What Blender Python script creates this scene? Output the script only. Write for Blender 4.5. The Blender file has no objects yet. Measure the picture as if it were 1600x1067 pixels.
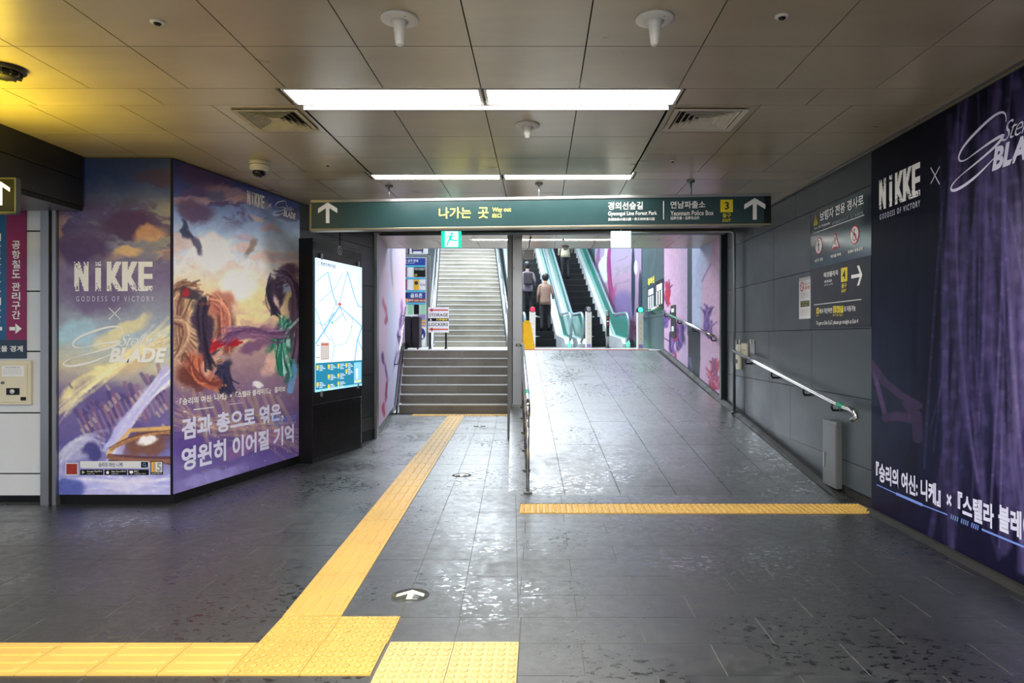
import bpy, math, random
import numpy as np
from mathutils import Matrix, Vector, noise as mnoise

random.seed(7)
SC = bpy.context.scene
COL = SC.collection
PI = math.pi

# ------------------------------------------------------------------ camera, world, exposure
HOR, VPX, F, EYE = 528.0, 843.0, 1066.7, 1.42
cam_d = bpy.data.cameras.new('camera')
cam_d.lens = 24.0
cam_d.sensor_width = 36.0
cam_d.shift_x = -(VPX - 800.0) / 1600.0
cam_d.shift_y = -(533.5 - HOR) / 1600.0
cam_d.clip_start = 0.05
cam = bpy.data.objects.new('camera', cam_d)
COL.objects.link(cam)
cam.location = (0, 0, EYE)
cam.rotation_euler = (PI / 2, 0, 0)
SC.camera = cam

world = bpy.data.worlds.new('world')
SC.world = world
world.use_nodes = True
world.node_tree.nodes['Background'].inputs[0].default_value = (0.80, 0.86, 1.0, 1)
world.node_tree.nodes['Background'].inputs[1].default_value = 0.35

SC.view_settings.view_transform = 'Standard'
SC.view_settings.look = 'None'
SC.view_settings.exposure = 1.25
SC.view_settings.gamma = 1.0
SC.view_settings.use_curve_mapping = False
SC.cycles.max_bounces = 8
SC.cycles.diffuse_bounces = 4
SC.cycles.glossy_bounces = 4
SC.cycles.transmission_bounces = 6
SC.cycles.sample_clamp_indirect = 6.0
SC.cycles.use_denoising = True
LAMP = 13.0          # radiance of the strip lights
HALL = 480.0         # watts of the lamps over the escalator hall


def area_light(name, loc, sx, sy, power, color, rot=(0, 0, 0)):
    d = bpy.data.lights.new(name, 'AREA')
    d.shape = 'RECTANGLE'
    d.size, d.size_y = sx, sy
    d.energy = power
    d.color = color
    o = bpy.data.objects.new(name, d)
    COL.objects.link(o)
    o.location = loc
    o.rotation_euler = rot
    return o


area_light('hall_lamp', (-1.6, 21.0, 6.6), 3.0, 7.0, HALL, (0.84, 0.93, 1.0))
area_light('hall_lamp', (1.2, 18.0, 6.6), 3.0, 5.0, HALL * 0.32, (0.86, 0.94, 1.0))
area_light('hall_lamp', (-0.8, 14.0, 4.6), 3.0, 2.0, HALL * 0.10, (0.90, 0.95, 1.0))
# yellow lamp of the shop sign to the left, outside the frame, washing the ceiling
area_light('yellow_lamp', (-3.62, 3.75, 2.22), 0.40, 1.4, 27.0, (1.0, 0.74, 0.05), (PI, math.radians(-12), 0))
# concourse lamps behind the photographer
for yy in (-0.2, -2.4):
    area_light('concourse_lamp', (-2.6, yy, 2.9), 2.4, 0.26, 75.0, (1.0, 0.98, 0.95))
    area_light('concourse_lamp', (0.6, yy, 2.9), 2.4, 0.26, 75.0, (1.0, 0.98, 0.95))


# ------------------------------------------------------------------ helpers
def lin(c):
    out = []
    for v in c[:3]:
        v = v / 255.0
        out.append(v / 12.92 if v <= 0.04045 else ((v + 0.055) / 1.055) ** 2.4)
    return tuple(out)


def put(kind, name):
    o = bpy.data.objects.new(name, kind)
    COL.objects.link(o)
    return o


class MB:
    """collects simple shapes and links them as one mesh object"""
    def __init__(self):
        self.v, self.f, self.s = [], [], []

    def add(self, vs, fs, smooth=False):
        b = len(self.v)
        self.v += [tuple(p) for p in vs]
        self.f += [tuple(i + b for i in q) for q in fs]
        self.s += [smooth] * len(fs)
        return self

    def box(self, x0, x1, y0, y1, z0, z1):
        v = [(x0, y0, z0), (x1, y0, z0), (x1, y1, z0), (x0, y1, z0), (x0, y0, z1), (x1, y0, z1), (x1, y1, z1), (x0, y1, z1)]
        return self.add(v, [(0, 3, 2, 1), (4, 5, 6, 7), (0, 1, 5, 4), (1, 2, 6, 5), (2, 3, 7, 6), (3, 0, 4, 7)])

    def prism(self, poly, a0, a1, axis='z'):
        """poly of 2D points extruded along axis from a0 to a1"""
        n = len(poly)
        def P(p, a):
            if axis == 'z':
                return (p[0], p[1], a)
            if axis == 'y':
                return (p[0], a, p[1])
            return (a, p[0], p[1])
        v = [P(p, a0) for p in poly] + [P(p, a1) for p in poly]
        f = [tuple(range(n - 1, -1, -1)), tuple(range(n, 2 * n))]
        f += [(i, (i + 1) % n, n + (i + 1) % n, n + i) for i in range(n)]
        return self.add(v, f)

    def flat(self, poly, y):
        n = len(poly)
        return self.add([(p[0], y, p[1]) for p in poly], [tuple(range(n))])

    def lathe(self, prof, c=(0, 0, 0), n=20, smooth=True):
        v, f = [], []
        for (r, z) in prof:
            for i in range(n):
                a = 2 * PI * i / n
                v.append((c[0] + r * math.cos(a), c[1] + r * math.sin(a), c[2] + z))
        for k in range(len(prof) - 1):
            for i in range(n):
                j = (i + 1) % n
                f.append((k * n + i, k * n + j, (k + 1) * n + j, (k + 1) * n + i))
        f.append(tuple(range(n - 1, -1, -1)))
        f.append(tuple((len(prof) - 1) * n + i for i in range(n)))
        return self.add(v, f, smooth)

    def tube(self, pts, r, n=10, caps=True):
        pts = [Vector(p) for p in pts]
        v, f = [], []
        up = Vector((0, 0, 1))
        prev = None
        for i, p in enumerate(pts):
            if i == 0:
                t = pts[1] - p
            elif i == len(pts) - 1:
                t = p - pts[i - 1]
            else:
                t = (pts[i + 1] - p).normalized() + (p - pts[i - 1]).normalized()
            t.normalize()
            if prev is None:
                a = up.cross(t)
                if a.length < 0.1:
                    a = Vector((1, 0, 0)).cross(t)
            else:
                a = prev - t * prev.dot(t)
            a.normalize()
            prev = a
            b = t.cross(a)
            rr = r[i] if isinstance(r, (list, tuple)) else r
            for k in range(n):
                an = 2 * PI * k / n
                v.append(p + a * (rr * math.cos(an)) + b * (rr * math.sin(an)))
        for i in range(len(pts) - 1):
            for k in range(n):
                j = (k + 1) % n
                f.append((i * n + k, i * n + j, (i + 1) * n + j, (i + 1) * n + k))
        if caps:
            f.append(tuple(range(n - 1, -1, -1)))
            f.append(tuple((len(pts) - 1) * n + k for k in range(n)))
        return self.add(v, f, True)

    def mesh(self, name):
        m = bpy.data.meshes.new(name)
        m.from_pydata(self.v, [], self.f)
        m.polygons.foreach_set('use_smooth', self.s)
        m.update()
        return m

    def build(self, name, mat, parent=None, world=False, bevel=0.0, label=None, loc=None):
        if world and parent is not None:
            inv = WM(parent).inverted()
            self.v = [tuple(inv @ Vector(p)) for p in self.v]
        m = self.mesh(name)
        m.materials.append(mat)
        o = put(m, name)
        if parent is not None:
            o.parent = parent
        if loc is not None:
            o.location = loc
        if bevel:
            b = o.modifiers.new('bevel', 'BEVEL')
            b.width = bevel
            b.segments = 2
            b.limit_method = 'ANGLE'
            b.angle_limit = math.radians(50)
        if label:
            o['label'] = label
        return o


def WM(o):
    m = Matrix.LocRotScale(o.location, o.rotation_euler, o.scale)
    return WM(o.parent) @ m if o.parent else m


def thing(name, label, cat, loc=(0, 0, 0), rotz=0.0, group=None):
    o = put(None, name)
    o.empty_display_size = 0.1
    o.location = loc
    o.rotation_euler = (0, 0, rotz)
    o['label'] = label
    o['category'] = cat
    if group:
        o['group'] = group
    return o


def tag(o, label, cat, group=None, kind=None):
    o['label'] = label
    o['category'] = cat
    if group:
        o['group'] = group
    if kind:
        o['kind'] = kind
    return o


def struct(o, label=None):
    o['kind'] = 'structure'
    if label:
        o['label'] = label
    return o


def sroot(name, loc=(0, 0, 0), rotz=0.0, label=None):
    o = put(None, name)
    o.location = loc
    o.rotation_euler = (0, 0, rotz)
    return struct(o, label)


def dup(root, loc, label=None, rotz=None):
    r = root.copy()
    COL.objects.link(r)
    r.location = loc
    if rotz is not None:
        r.rotation_euler = (0, 0, rotz)
    if label:
        r['label'] = label
    for ch in list(root.children):
        c = ch.copy()
        COL.objects.link(c)
        c.parent = r
        for g in ch.children:
            d = g.copy()
            COL.objects.link(d)
            d.parent = c
    return r


class Plane:
    """an upright wall plane from the viewer's left end to the right end; local x along it, -y out of it"""
    def __init__(self, l, r):
        self.l, self.r = Vector(l), Vector(r)
        self.d = (self.r - self.l)
        self.len = self.d.length
        self.d.normalize()
        self.rot = math.atan2(self.d.y, self.d.x)

    def u(self, px):                       # where the sight line through a column meets the wall
        k = (px - VPX) / F
        # l.x + t d.x = k (l.y + t d.y)
        return (k * self.l.y - self.l.x) / (self.d.x - k * self.d.y)

    def at(self, px, py):
        t = self.u(px)
        Y = self.l.y + t * self.d.y
        return t, EYE + (HOR - py) * Y / F

    def uY(self, Y):
        return (Y - self.l.y) / self.d.y

    def pt(self, u, out=0.0, z=0.0):
        n = Vector((self.d.y, -self.d.x))
        p = self.l + self.d * u + n * out
        return (p.x, p.y, z)

    def rect(self, x0, y0, x1, y1):
        """u0,u1,z0,z1 of a pixel box, heights read in its middle column"""
        xm = 0.5 * (x0 + x1)
        return self.u(x0), self.u(x1), self.at(xm, y1)[1], self.at(xm, y0)[1]


def gpt(px, py, z=0.0):                    # the spot at height z seen at a pixel
    Y = (EYE - z) * F / (py - HOR)
    return ((px - VPX) * Y / F, Y, z)


# ------------------------------------------------------------------ materials
class NT:
    def __init__(self, name):
        self.m = bpy.data.materials.new(name)
        self.m.use_nodes = True
        self.t = self.m.node_tree
        self.p = self.t.nodes['Principled BSDF']

    def n(self, typ, **kw):
        nd = self.t.nodes.new(typ)
        for k, v in kw.items():
            setattr(nd, k, v)
        return nd

    def l(self, a, b):
        self.t.links.new(a, b)

    def coords(self, space='object', scale=(1, 1, 1)):
        if space == 'world':
            c = self.n('ShaderNodeNewGeometry').outputs['Position']
        else:
            c = self.n('ShaderNodeTexCoord').outputs['Object']
        mp = self.n('ShaderNodeMapping')
        mp.inputs['Scale'].default_value = scale
        self.l(c, mp.inputs['Vector'])
        return mp.outputs[0]

    def noise(self, vec, scale, detail=4.0, rough=0.55, dist=0.0):
        nd = self.n('ShaderNodeTexNoise')
        nd.inputs['Scale'].default_value = scale
        nd.inputs['Detail'].default_value = detail
        nd.inputs['Roughness'].default_value = rough
        nd.inputs['Distortion'].default_value = dist
        self.l(vec, nd.inputs['Vector'])
        return nd.outputs['Fac']

    def ramp(self, fac, stops):
        r = self.n('ShaderNodeValToRGB')
        cr = r.color_ramp
        cr.elements[0].position, cr.elements[1].position = stops[0][0], stops[-1][0]
        for s in stops[1:-1]:
            cr.elements.new(s[0])
        for e, s in zip(cr.elements, stops):
            c = s[1]
            e.color = (c, c, c, 1) if isinstance(c, (int, float)) else (*c, 1)
        self.l(fac, r.inputs['Fac'])
        return r.outputs['Color']

    def mix(self, fac, a, b, mode='MIX'):
        x = self.n('ShaderNodeMix', data_type='RGBA', blend_type=mode)
        for i, v in ((0, fac), (6, a), (7, b)):
            if hasattr(v, 'is_output'):
                self.l(v, x.inputs[i])
            elif isinstance(v, (int, float)) and i:
                x.inputs[i].default_value = (v, v, v, 1)
            elif i == 0:
                x.inputs[0].default_value = v
            else:
                x.inputs[i].default_value = (*v, 1)
        return x.outputs[2]

    def bump(self, h, strength=0.2, dist=0.002):
        b = self.n('ShaderNodeBump')
        b.inputs['Strength'].default_value = strength
        b.inputs['Distance'].default_value = dist
        self.l(h, b.inputs['Height'])
        self.l(b.outputs[0], self.p.inputs['Normal'])

    def set(self, **kw):
        names = dict(rough='Roughness', metal='Metallic', spec='Specular IOR Level', coat='Coat Weight', trans='Transmission Weight', ior='IOR', alpha='Alpha', emit='Emission Strength', coatr='Coat Roughness', aniso='Anisotropic')
        for k, v in kw.items():
            if k in ('base', 'ecol'):
                i = self.p.inputs['Base Color' if k == 'base' else 'Emission Color']
                if hasattr(v, 'is_output'):
                    self.l(v, i)
                else:
                    i.default_value = (*v, 1)
            else:
                i = self.p.inputs[names[k]]
                if hasattr(v, 'is_output'):
                    self.l(v, i)
                else:
                    i.default_value = v
        return self.m


def simple(name, col, rough=0.5, metal=0.0, var=0.06, scale=6.0, bump=0.0, bscale=80.0, space='object', **kw):
    """a colour with a little procedural wear"""
    t = NT(name)
    v = t.coords(space)
    nz = t.noise(v, scale, 5, 0.6)
    c = lin(col)
    base = t.ramp(nz, [(0.3, tuple(x * (1 - var) for x in c)), (0.7, tuple(min(1, x * (1 + var)) for x in c))])
    rr = t.ramp(nz, [(0.25, max(0.02, rough * 0.85)), (0.75, min(1, rough * 1.15))])
    if bump:
        t.bump(t.noise(v, bscale, 3), bump, 0.001)
    return t.set(base=base, rough=rr, metal=metal, **kw)


def glow(name, col, strength):
    t = NT(name)
    c = lin(col)
    return t.set(base=c, ecol=c, emit=strength, rough=0.5)


def painted(name, rough=0.3, emit=0.0, bump=0.02, coat=0.0, spec=0.4):
    """a print: colours come with the sheet itself (its colour attribute)"""
    t = NT(name)
    a = t.n('ShaderNodeVertexColor', layer_name='print')
    nz = t.noise(t.coords(), 35, 4)
    base = t.mix(t.ramp(nz, [(0.3, 0.0), (0.8, 0.10)]), a.outputs[0], (0.5, 0.5, 0.5), 'MULTIPLY')
    if bump:
        t.bump(t.noise(t.coords(), 3.0, 2), bump, 0.01)
    if emit:
        return t.set(base=(0.02, 0.02, 0.02), ecol=a.outputs[0], emit=emit, rough=rough)
    return t.set(base=base, rough=rough, coat=coat, spec=spec)


def stone_mat(name, dark, light, speck, rlo, rhi, wet=True, rnd=0.25, sheen_scale=0.9):
    t = NT(name)
    w = t.coords('world')
    grain = t.noise(w, 160, 3, 0.7)
    cloud = t.noise(w, 1.3, 5, 0.6)
    base = t.mix(t.ramp(cloud, [(0.35, 0.0), (0.65, 1.0)]), lin(dark), lin(light))
    base = t.mix(t.ramp(grain, [(0.50, 0.0), (0.72, 0.55)]), base, lin(speck))
    oi = t.n('ShaderNodeObjectInfo')
    base = t.mix(rnd, base, t.ramp(oi.outputs['Random'], [(0.0, 0.35), (1.0, 1.3)]), 'MULTIPLY')
    if wet:
        # shoe-print sized damp specks and drying smears: darker and glossier, each with a shape of its own
        sp = t.coords('world', (1.0, 1.5, 1.0))
        spots = t.noise(sp, 19.0, 4, 0.6, 0.3)
        zone = t.noise(w, 1.0, 3, 0.5)
        s = t.ramp(spots, [(0.56, 0.0), (0.60, 1.0)])
        z = t.ramp(zone, [(0.44, 0.0), (0.58, 1.0)])
        m = t.mix(1.0, s, z, 'MULTIPLY')
        base = t.mix(m, base, tuple(x * 0.22 for x in lin(dark)))
        film = t.ramp(t.noise(w, 12.0, 6, 0.7), [(0.35, 0.0), (0.65, 1.0)])
        rg = t.mix(film, rlo, rhi)
        rg = t.mix(m, rg, 0.10)
        dry = t.ramp(t.noise(w, 1.1, 5, 0.65), [(0.40, 0.0), (0.62, 0.10)])
        rg = t.mix(1.0, rg, dry, 'ADD')
        t.set(rough=rg)
    else:
        t.set(rough=t.ramp(cloud, [(0.3, rlo), (0.7, rhi)]))
    t.bump(t.noise(w, 75, 4, 0.7), 0.34 if wet else 0.22, 0.0014)
    return t.set(base=base, spec=0.9 if wet else 0.5, coat=0.8 if wet else 0.0, coatr=(rg if wet else 0.3))


def ceiling_mat():
    t = NT('ceiling_metal')
    w = t.coords('world', (1.0, 3.0, 1.0))
    c1 = t.noise(w, 1.1, 3, 0.5)
    c2 = t.noise(w, 9.0, 5, 0.7)
    oi = t.n('ShaderNodeObjectInfo')
    base = t.mix(t.ramp(c1, [(0.3, 0.0), (0.7, 1.0)]), lin((184, 171, 143)), lin((200, 187, 159)))
    base = t.mix(0.06, base, t.ramp(c2, [(0.3, 0.6), (0.7, 1.1)]), 'MULTIPLY')
    base = t.mix(0.15, base, t.ramp(oi.outputs['Random'], [(0.0, 0.7), (1.0, 1.15)]), 'MULTIPLY')
    rr = t.ramp(c1, [(0.25, 0.27), (0.75, 0.33)])
    return t.set(base=base, rough=rr, metal=0.26)


M = {}
M['floor'] = stone_mat('floor_granite', (25, 26, 28), (36, 38, 40), (74, 76, 79), 0.28, 0.44)
M['ramp'] = stone_mat('ramp_granite', (38, 41, 42), (54, 57, 58), (92, 94, 95), 0.28, 0.42)
M['grout'] = simple('grout', (92, 91, 88), 0.8, space='world')
M['joint'] = simple('dark_joint', (24, 24, 24), 0.8)
M['stair'] = stone_mat('stair_granite', (122, 117, 105), (150, 145, 132), (176, 170, 158), 0.45, 0.6, wet=False, rnd=0.15)
M['nosing'] = simple('nosing_strip', (205, 204, 200), 0.45, var=0.1, scale=20)
M['landing'] = stone_mat('landing_granite', (180, 180, 176), (200, 200, 196), (210, 210, 206), 0.25, 0.35, wet=False)
M['kerb'] = simple('kerb_concrete', (34, 34, 33), 0.7, var=0.35, scale=5, bump=0.3, space='world')
M['ceil'] = ceiling_mat()
M['ceilback'] = simple('ceiling_void', (22, 20, 18), 0.8)
M['wall'] = None
t = NT('wall_panel')
w_ = t.coords('world', (1.0, 1.0, 1.0))
cl = t.noise(w_, 1.7, 6, 0.62, 0.8)
b_ = t.mix(t.ramp(cl, [(0.3, 0.0), (0.7, 1.0)]), lin((32, 41, 44)), lin((49, 58, 61)))
b_ = t.mix(0.25, b_, t.ramp(t.n('ShaderNodeObjectInfo').outputs['Random'], [(0.0, 0.65), (1.0, 1.2)]), 'MULTIPLY')
t.bump(t.noise(w_, 30, 5, 0.6), 0.08, 0.002)
M['wall'] = t.set(base=b_, rough=t.ramp(cl, [(0.3, 0.30), (0.7, 0.45)]))
M['black'] = simple('black_paint', (12, 12, 14), 0.42, bump=0.05, spec=0.3)
M['blackgloss'] = simple('black_gloss', (12, 13, 15), 0.2)
M['darkgrey'] = simple('dark_grey_metal', (44, 46, 48), 0.4, 0.3)
M['bulk'] = simple('bulkhead_board', (30, 30, 35), 0.5, var=0.12)
M['steel'] = simple('brushed_steel', (152, 154, 156), 0.36, 0.85, var=0.04, scale=3)
M['steeldull'] = simple('dull_steel', (120, 122, 122), 0.45, 0.7, var=0.05, scale=3)
M['chrome'] = simple('polished_steel', (215, 214, 210), 0.14, 1.0)
M['yellow'] = simple('tactile_yellow', (208, 168, 84), 0.42, var=0.08, scale=3, space='world', bump=0.06)
M['yellow2'] = simple('tactile_yellow_worn', (202, 178, 116), 0.40, var=0.10, scale=3, space='world', bump=0.06)
M['white'] = simple('white_paint', (222, 220, 212), 0.4, var=0.03)
M['enamel'] = simple('white_enamel_panel', (216, 219, 222), 0.24, var=0.02)
M['cream'] = simple('cream_plastic', (222, 214, 186), 0.4, var=0.03)
M['offwhite'] = simple('off_white_plastic', (214, 208, 190), 0.4, var=0.04)
M['paper'] = simple('white_paper', (238, 238, 236), 0.6, var=0.02)
M['signface'] = simple('sign_green', (26, 58, 60), 0.34, var=0.04)
M['signframe'] = simple('sign_frame_bronze', (140, 134, 116), 0.35, 0.75)
M['txtwhite'] = simple('lettering_white', (244, 244, 240), 0.5, var=0.01)
M['txtyellow'] = simple('lettering_yellow', (250, 236, 96), 0.5, var=0.01)
M['txtblack'] = simple('lettering_black', (14, 14, 16), 0.5)
M['txtblue'] = simple('lettering_blue', (38, 42, 120), 0.5)
M['txtred'] = simple('lettering_red', (206, 48, 44), 0.5)
M['txtgrey'] = simple('lettering_grey', (150, 152, 160), 0.5)
M['txtlav'] = simple('lettering_lavender', (222, 222, 246), 0.45, var=0.01)
M['txtblueish'] = simple('lettering_pale_blue', (120, 150, 232), 0.45, var=0.01)
M['magenta'] = simple('print_magenta', (138, 16, 82), 0.35, var=0.02)
M['blue'] = simple('print_blue', (8, 88, 134), 0.35, var=0.02)
M['navy'] = simple('print_navy', (28, 52, 72), 0.35, var=0.02)
M['deepblue'] = simple('print_deep_blue', (24, 62, 150), 0.4)
M['cyan'] = simple('print_cyan', (70, 180, 216), 0.4)
M['lilac'] = simple('print_lilac', (150, 130, 190), 0.4)
M['orange'] = simple('print_orange', (226, 130, 50), 0.4)
M['amber'] = simple('print_amber', (236, 178, 54), 0.4)
M['mint'] = simple('print_mint', (150, 206, 170), 0.4)
M['brick'] = simple('print_brick_red', (150, 48, 34), 0.4)
M['plum'] = simple('print_plum', (120, 36, 90), 0.4)
M['signblack'] = simple('sign_black', (14, 14, 18), 0.35, spec=0.3)
M['signgrey'] = simple('sign_slate', (40, 52, 64), 0.16, var=0.03)
M['badge'] = simple('badge_yellow', (232, 212, 30), 0.4, var=0.01)
M['red'] = simple('red_plastic', (200, 30, 44), 0.4)
M['redline'] = simple('tactile_red', (176, 58, 50), 0.5)
M['greentape'] = simple('green_tape', (22, 150, 112), 0.4)
M['lamp'] = glow('lamp_diffuser', (255, 252, 246), LAMP)
M['lamp2'] = glow('lamp_diffuser_passage', (255, 253, 250), LAMP * 0.85)
M['exitgreen'] = glow('exit_sign_green', (20, 214, 170), 0.55)
M['exitwhite'] = glow('exit_sign_white', (225, 255, 248), 1.1)
M['arrowglow'] = glow('lit_arrow', (250, 255, 255), 0.7)
M['ledgreen'] = glow('led_green', (40, 240, 130), 2.5)
M['ledred'] = glow('led_red', (240, 30, 50), 1.6)
M['lumi'] = simple('luminescent_film', (232, 240, 206), 0.35, var=0.02)
M['disc'] = simple('floor_disc', (70, 74, 72), 0.25, coat=0.5)
M['mapglow'] = painted('map_print_backlit', 0.15, emit=0.55, bump=0)
M['art'] = painted('vinyl_print', 0.32, coat=0.05, spec=0.3)
M['mural'] = painted('mural_print', 0.45, spec=0.12)
M['artdark'] = painted('vinyl_print_satin', 0.36, spec=0.05)
M['suitcase'] = simple('suitcase_black', (20, 20, 24), 0.35)
M['coatbrown'] = simple('coat_brown', (120, 96, 84), 0.8)
M['coatgrey'] = simple('coat_grey', (112, 112, 124), 0.8)
M['coatolive'] = simple('coat_olive', (150, 146, 120), 0.8)
M['trouser'] = simple('dark_trousers', (28, 28, 34), 0.8)
M['hair'] = simple('hair_black', (22, 18, 17), 0.5)
M['skin'] = simple('skin', (206, 160, 134), 0.5)
M['bag'] = simple('bag_dark', (40, 36, 40), 0.6)
M['hood'] = simple('escalator_interior', (20, 22, 24), 0.35, 0.4)
M['deck'] = simple('escalator_deck', (214, 220, 224), 0.35, 0.35)
M['rubber'] = simple('handrail_rubber', (120, 136, 146), 0.2)
M['tealwall'] = simple('teal_stone', (62, 84, 88), 0.4, var=0.15, scale=2, space='world')
M['hallwall'] = simple('hall_wall', (196, 204, 210), 0.5, var=0.05)
M['yellowsign'] = simple('caution_yellow', (236, 186, 20), 0.4)


def glass_mat(name, col, rough=0.05, alpha=0.45, metal=0.0):
    t = NT(name)
    m = t.set(base=lin(col), rough=rough, alpha=alpha, spec=0.9, metal=metal)
    t.p.inputs['Base Color'].default_value = (*lin(col), 1)
    return m


M['greenglass'] = glass_mat('green_glass', (60, 168, 150), 0.06, 0.42)
M['blueglass'] = glass_mat('blue_glass', (150, 196, 222), 0.1, 0.6)
M['clearplastic'] = glass_mat('clear_plastic', (200, 206, 210), 0.1, 0.5)
M['smoke'] = glass_mat('smoked_dome', (16, 16, 20), 0.04, 0.92)


# ------------------------------------------------------------------ lettering
_tc = {}


def glyphs(body, bold=0.0, shear=0.0, spacing=1.0):
    key = (body, bold, shear, spacing)
    if key in _tc:
        return _tc[key]
    c = bpy.data.curves.new('lettering', 'FONT')
    c.body = body
    c.offset = bold
    c.shear = shear
    c.space_character = spacing
    c.resolution_u = 3
    o = bpy.data.objects.new('lettering', c)
    m = bpy.data.meshes.new_from_object(o)
    vs = [(v.co.x, v.co.y) for v in m.vertices]
    fs = [tuple(p.vertices) for p in m.polygons]
    bpy.data.objects.remove(o)
    bpy.data.curves.remove(c)
    bpy.data.meshes.remove(m)
    _tc[key] = (vs, fs)
    return _tc[key]


def lettering(parent, body, u0, u1, z0, z1, mat, y=-0.004, bold=0.0, shear=0.0, spacing=1.0, name='lettering', label=None, slant=0.0):
    """flat print fitted to a box in the parent's upright plane"""
    vs, fs = glyphs(body, bold, shear, spacing)
    if not vs:
        return None
    xs = [p[0] for p in vs]
    ys = [p[1] for p in vs]
    sx = (u1 - u0) / max(1e-6, max(xs) - min(xs))
    sy = (z1 - z0) / max(1e-6, max(ys) - min(ys))
    mb = MB()
    mb.add([(u0 + (p[0] - min(xs)) * sx, y, z0 + (p[1] - min(ys)) * sy + slant * (p[0] - min(xs)) * sx) for p in vs], fs)
    return mb.build(name, mat, parent, label=label)


def tpx(parent, pl, body, box, mat, y=-0.004, **kw):
    u0, u1, z0, z1 = pl.rect(*box)
    o = WM(parent).translation
    du = (Vector((o.x, o.y)) - pl.l).dot(pl.d)
    return lettering(parent, body, u0 - du, u1 - du, z0 - o.z, z1 - o.z, mat, y, **kw)


def arrow_poly(cx, cz, w, h, th, d='up'):
    """arrow with a chevron head"""
    P = [(-th / 2, -h / 2), (th / 2, -h / 2), (th / 2, h / 2 - th * 1.3), (w / 2, h / 2 - w / 2), (w / 2, h / 2 - w / 2 + th * 1.25),
         (0, h / 2 + th * 0.25), (-w / 2, h / 2 - w / 2 + th * 1.25), (-w / 2, h / 2 - w / 2), (-th / 2, h / 2 - th * 1.3)]
    # split in convex pieces so it fills cleanly
    out = [[P[0], P[1], P[2], P[5], P[8]], [P[2], P[3], P[4], P[5]], [P[5], P[6], P[7], P[8]]]
    rot = {'up': 0, 'right': -PI / 2, 'left': PI / 2}[d]
    c, s = math.cos(rot), math.sin(rot)
    return [[(cx + x * c - z * s, cz + x * s + z * c) for (x, z) in q] for q in out]


def flats(parent, polys, y, mat, name, label=None):
    mb = MB()
    for q in polys:
        mb.flat(q, y)
    return mb.build(name, mat, parent, label=label)


def rrect(u0, u1, z0, z1):
    return [(u0, z0), (u1, z0), (u1, z1), (u0, z1)]


def ring(cu, cz, ru, rz, th, n=28):
    out = []
    for i in range(n):
        a, b = 2 * PI * i / n, 2 * PI * (i + 1) / n
        out.append([(cu + ru * math.cos(a), cz + rz * math.sin(a)), (cu + ru * math.cos(b), cz + rz * math.sin(b)),
                    (cu + (ru - th) * math.cos(b), cz + (rz - th) * math.sin(b)), (cu + (ru - th) * math.cos(a), cz + (rz - th) * math.sin(a))])
    return out


def disc(cu, cz, ru, rz, n=24):
    return [(cu + ru * math.cos(2 * PI * i / n), cz + rz * math.sin(2 * PI * i / n)) for i in range(n)]


def nikke_cells(seed, nx=84, nz=34):
    """the worn block letters NIKKE as a grid of small cells"""
    rnd = random.Random(seed)
    W = 5.0
    cells = []

    def inside(u, v):
        # u 0..5 letter units, v 0..1
        k = int(u)
        x = (u - k)
        if k == 0:      # N
            if x < 0.30 or 0.62 < x < 0.90:
                return True
            return 0.0 <= x - 0.02 < 0.90 and abs(x - (0.16 + 0.60 * (1 - v))) < 0.15
        if k == 1:      # I
            return 0.30 < x < 0.66 and not (0.78 < v < 0.86)
        if k in (2, 3):  # K
            if x < 0.32:
                return True
            if v > 0.46:
                return abs(x - (0.34 + (v - 0.46) * 0.78)) < 0.19
            return abs(x - (0.38 + (0.46 - v) * 1.0)) < 0.19
        if k == 4:      # E
            if x < 0.36:
                return True
            return x < 0.86 and (v < 0.17 or v > 0.83 or 0.42 < v < 0.58)
        return False
    for i in range(nx):
        for j in range(nz):
            u, v = (i + 0.5) / nx * W, (j + 0.5) / nz
            if not inside(u, v):
                continue
            edge = max(0.0, 0.30 - v) / 0.30
            p = 0.55 * edge * (0.5 + 0.5 * math.sin(u * 5.3 + 1))
            if v > 0.72 and u < 1.8:
                p = 0.35 * (v - 0.72) / 0.28
            if rnd.random() < p:
                continue
            cells.append((i / nx, (i + 1) / nx, j / nz, (j + 1) / nz))
    return cells


def nikke_logo(parent, u0, u1, z0, z1, mat, seed=1, y=-0.004, slant=0.0):
    mb = MB()
    for (a, b, c, d) in nikke_cells(seed):
        q = [(u0 + (u1 - u0) * a, z0 + (z1 - z0) * c), (u0 + (u1 - u0) * b, z0 + (z1 - z0) * c),
             (u0 + (u1 - u0) * b, z0 + (z1 - z0) * d), (u0 + (u1 - u0) * a, z0 + (z1 - z0) * d)]
        mb.flat([(x, zz + slant * (x - u0)) for x, zz in q], y)
    return mb.build('logo_lettering', mat, parent)


def bez(p0, p1, p2, p3, n=14):
    out = []
    for i in range(n + 1):
        t = i / n
        a = (1 - t) ** 3
        b = 3 * (1 - t) ** 2 * t
        c = 3 * (1 - t) * t * t
        d = t ** 3
        out.append((a * p0[0] + b * p1[0] + c * p2[0] + d * p3[0], a * p0[1] + b * p1[1] + c * p2[1] + d * p3[1]))
    return out


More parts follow.
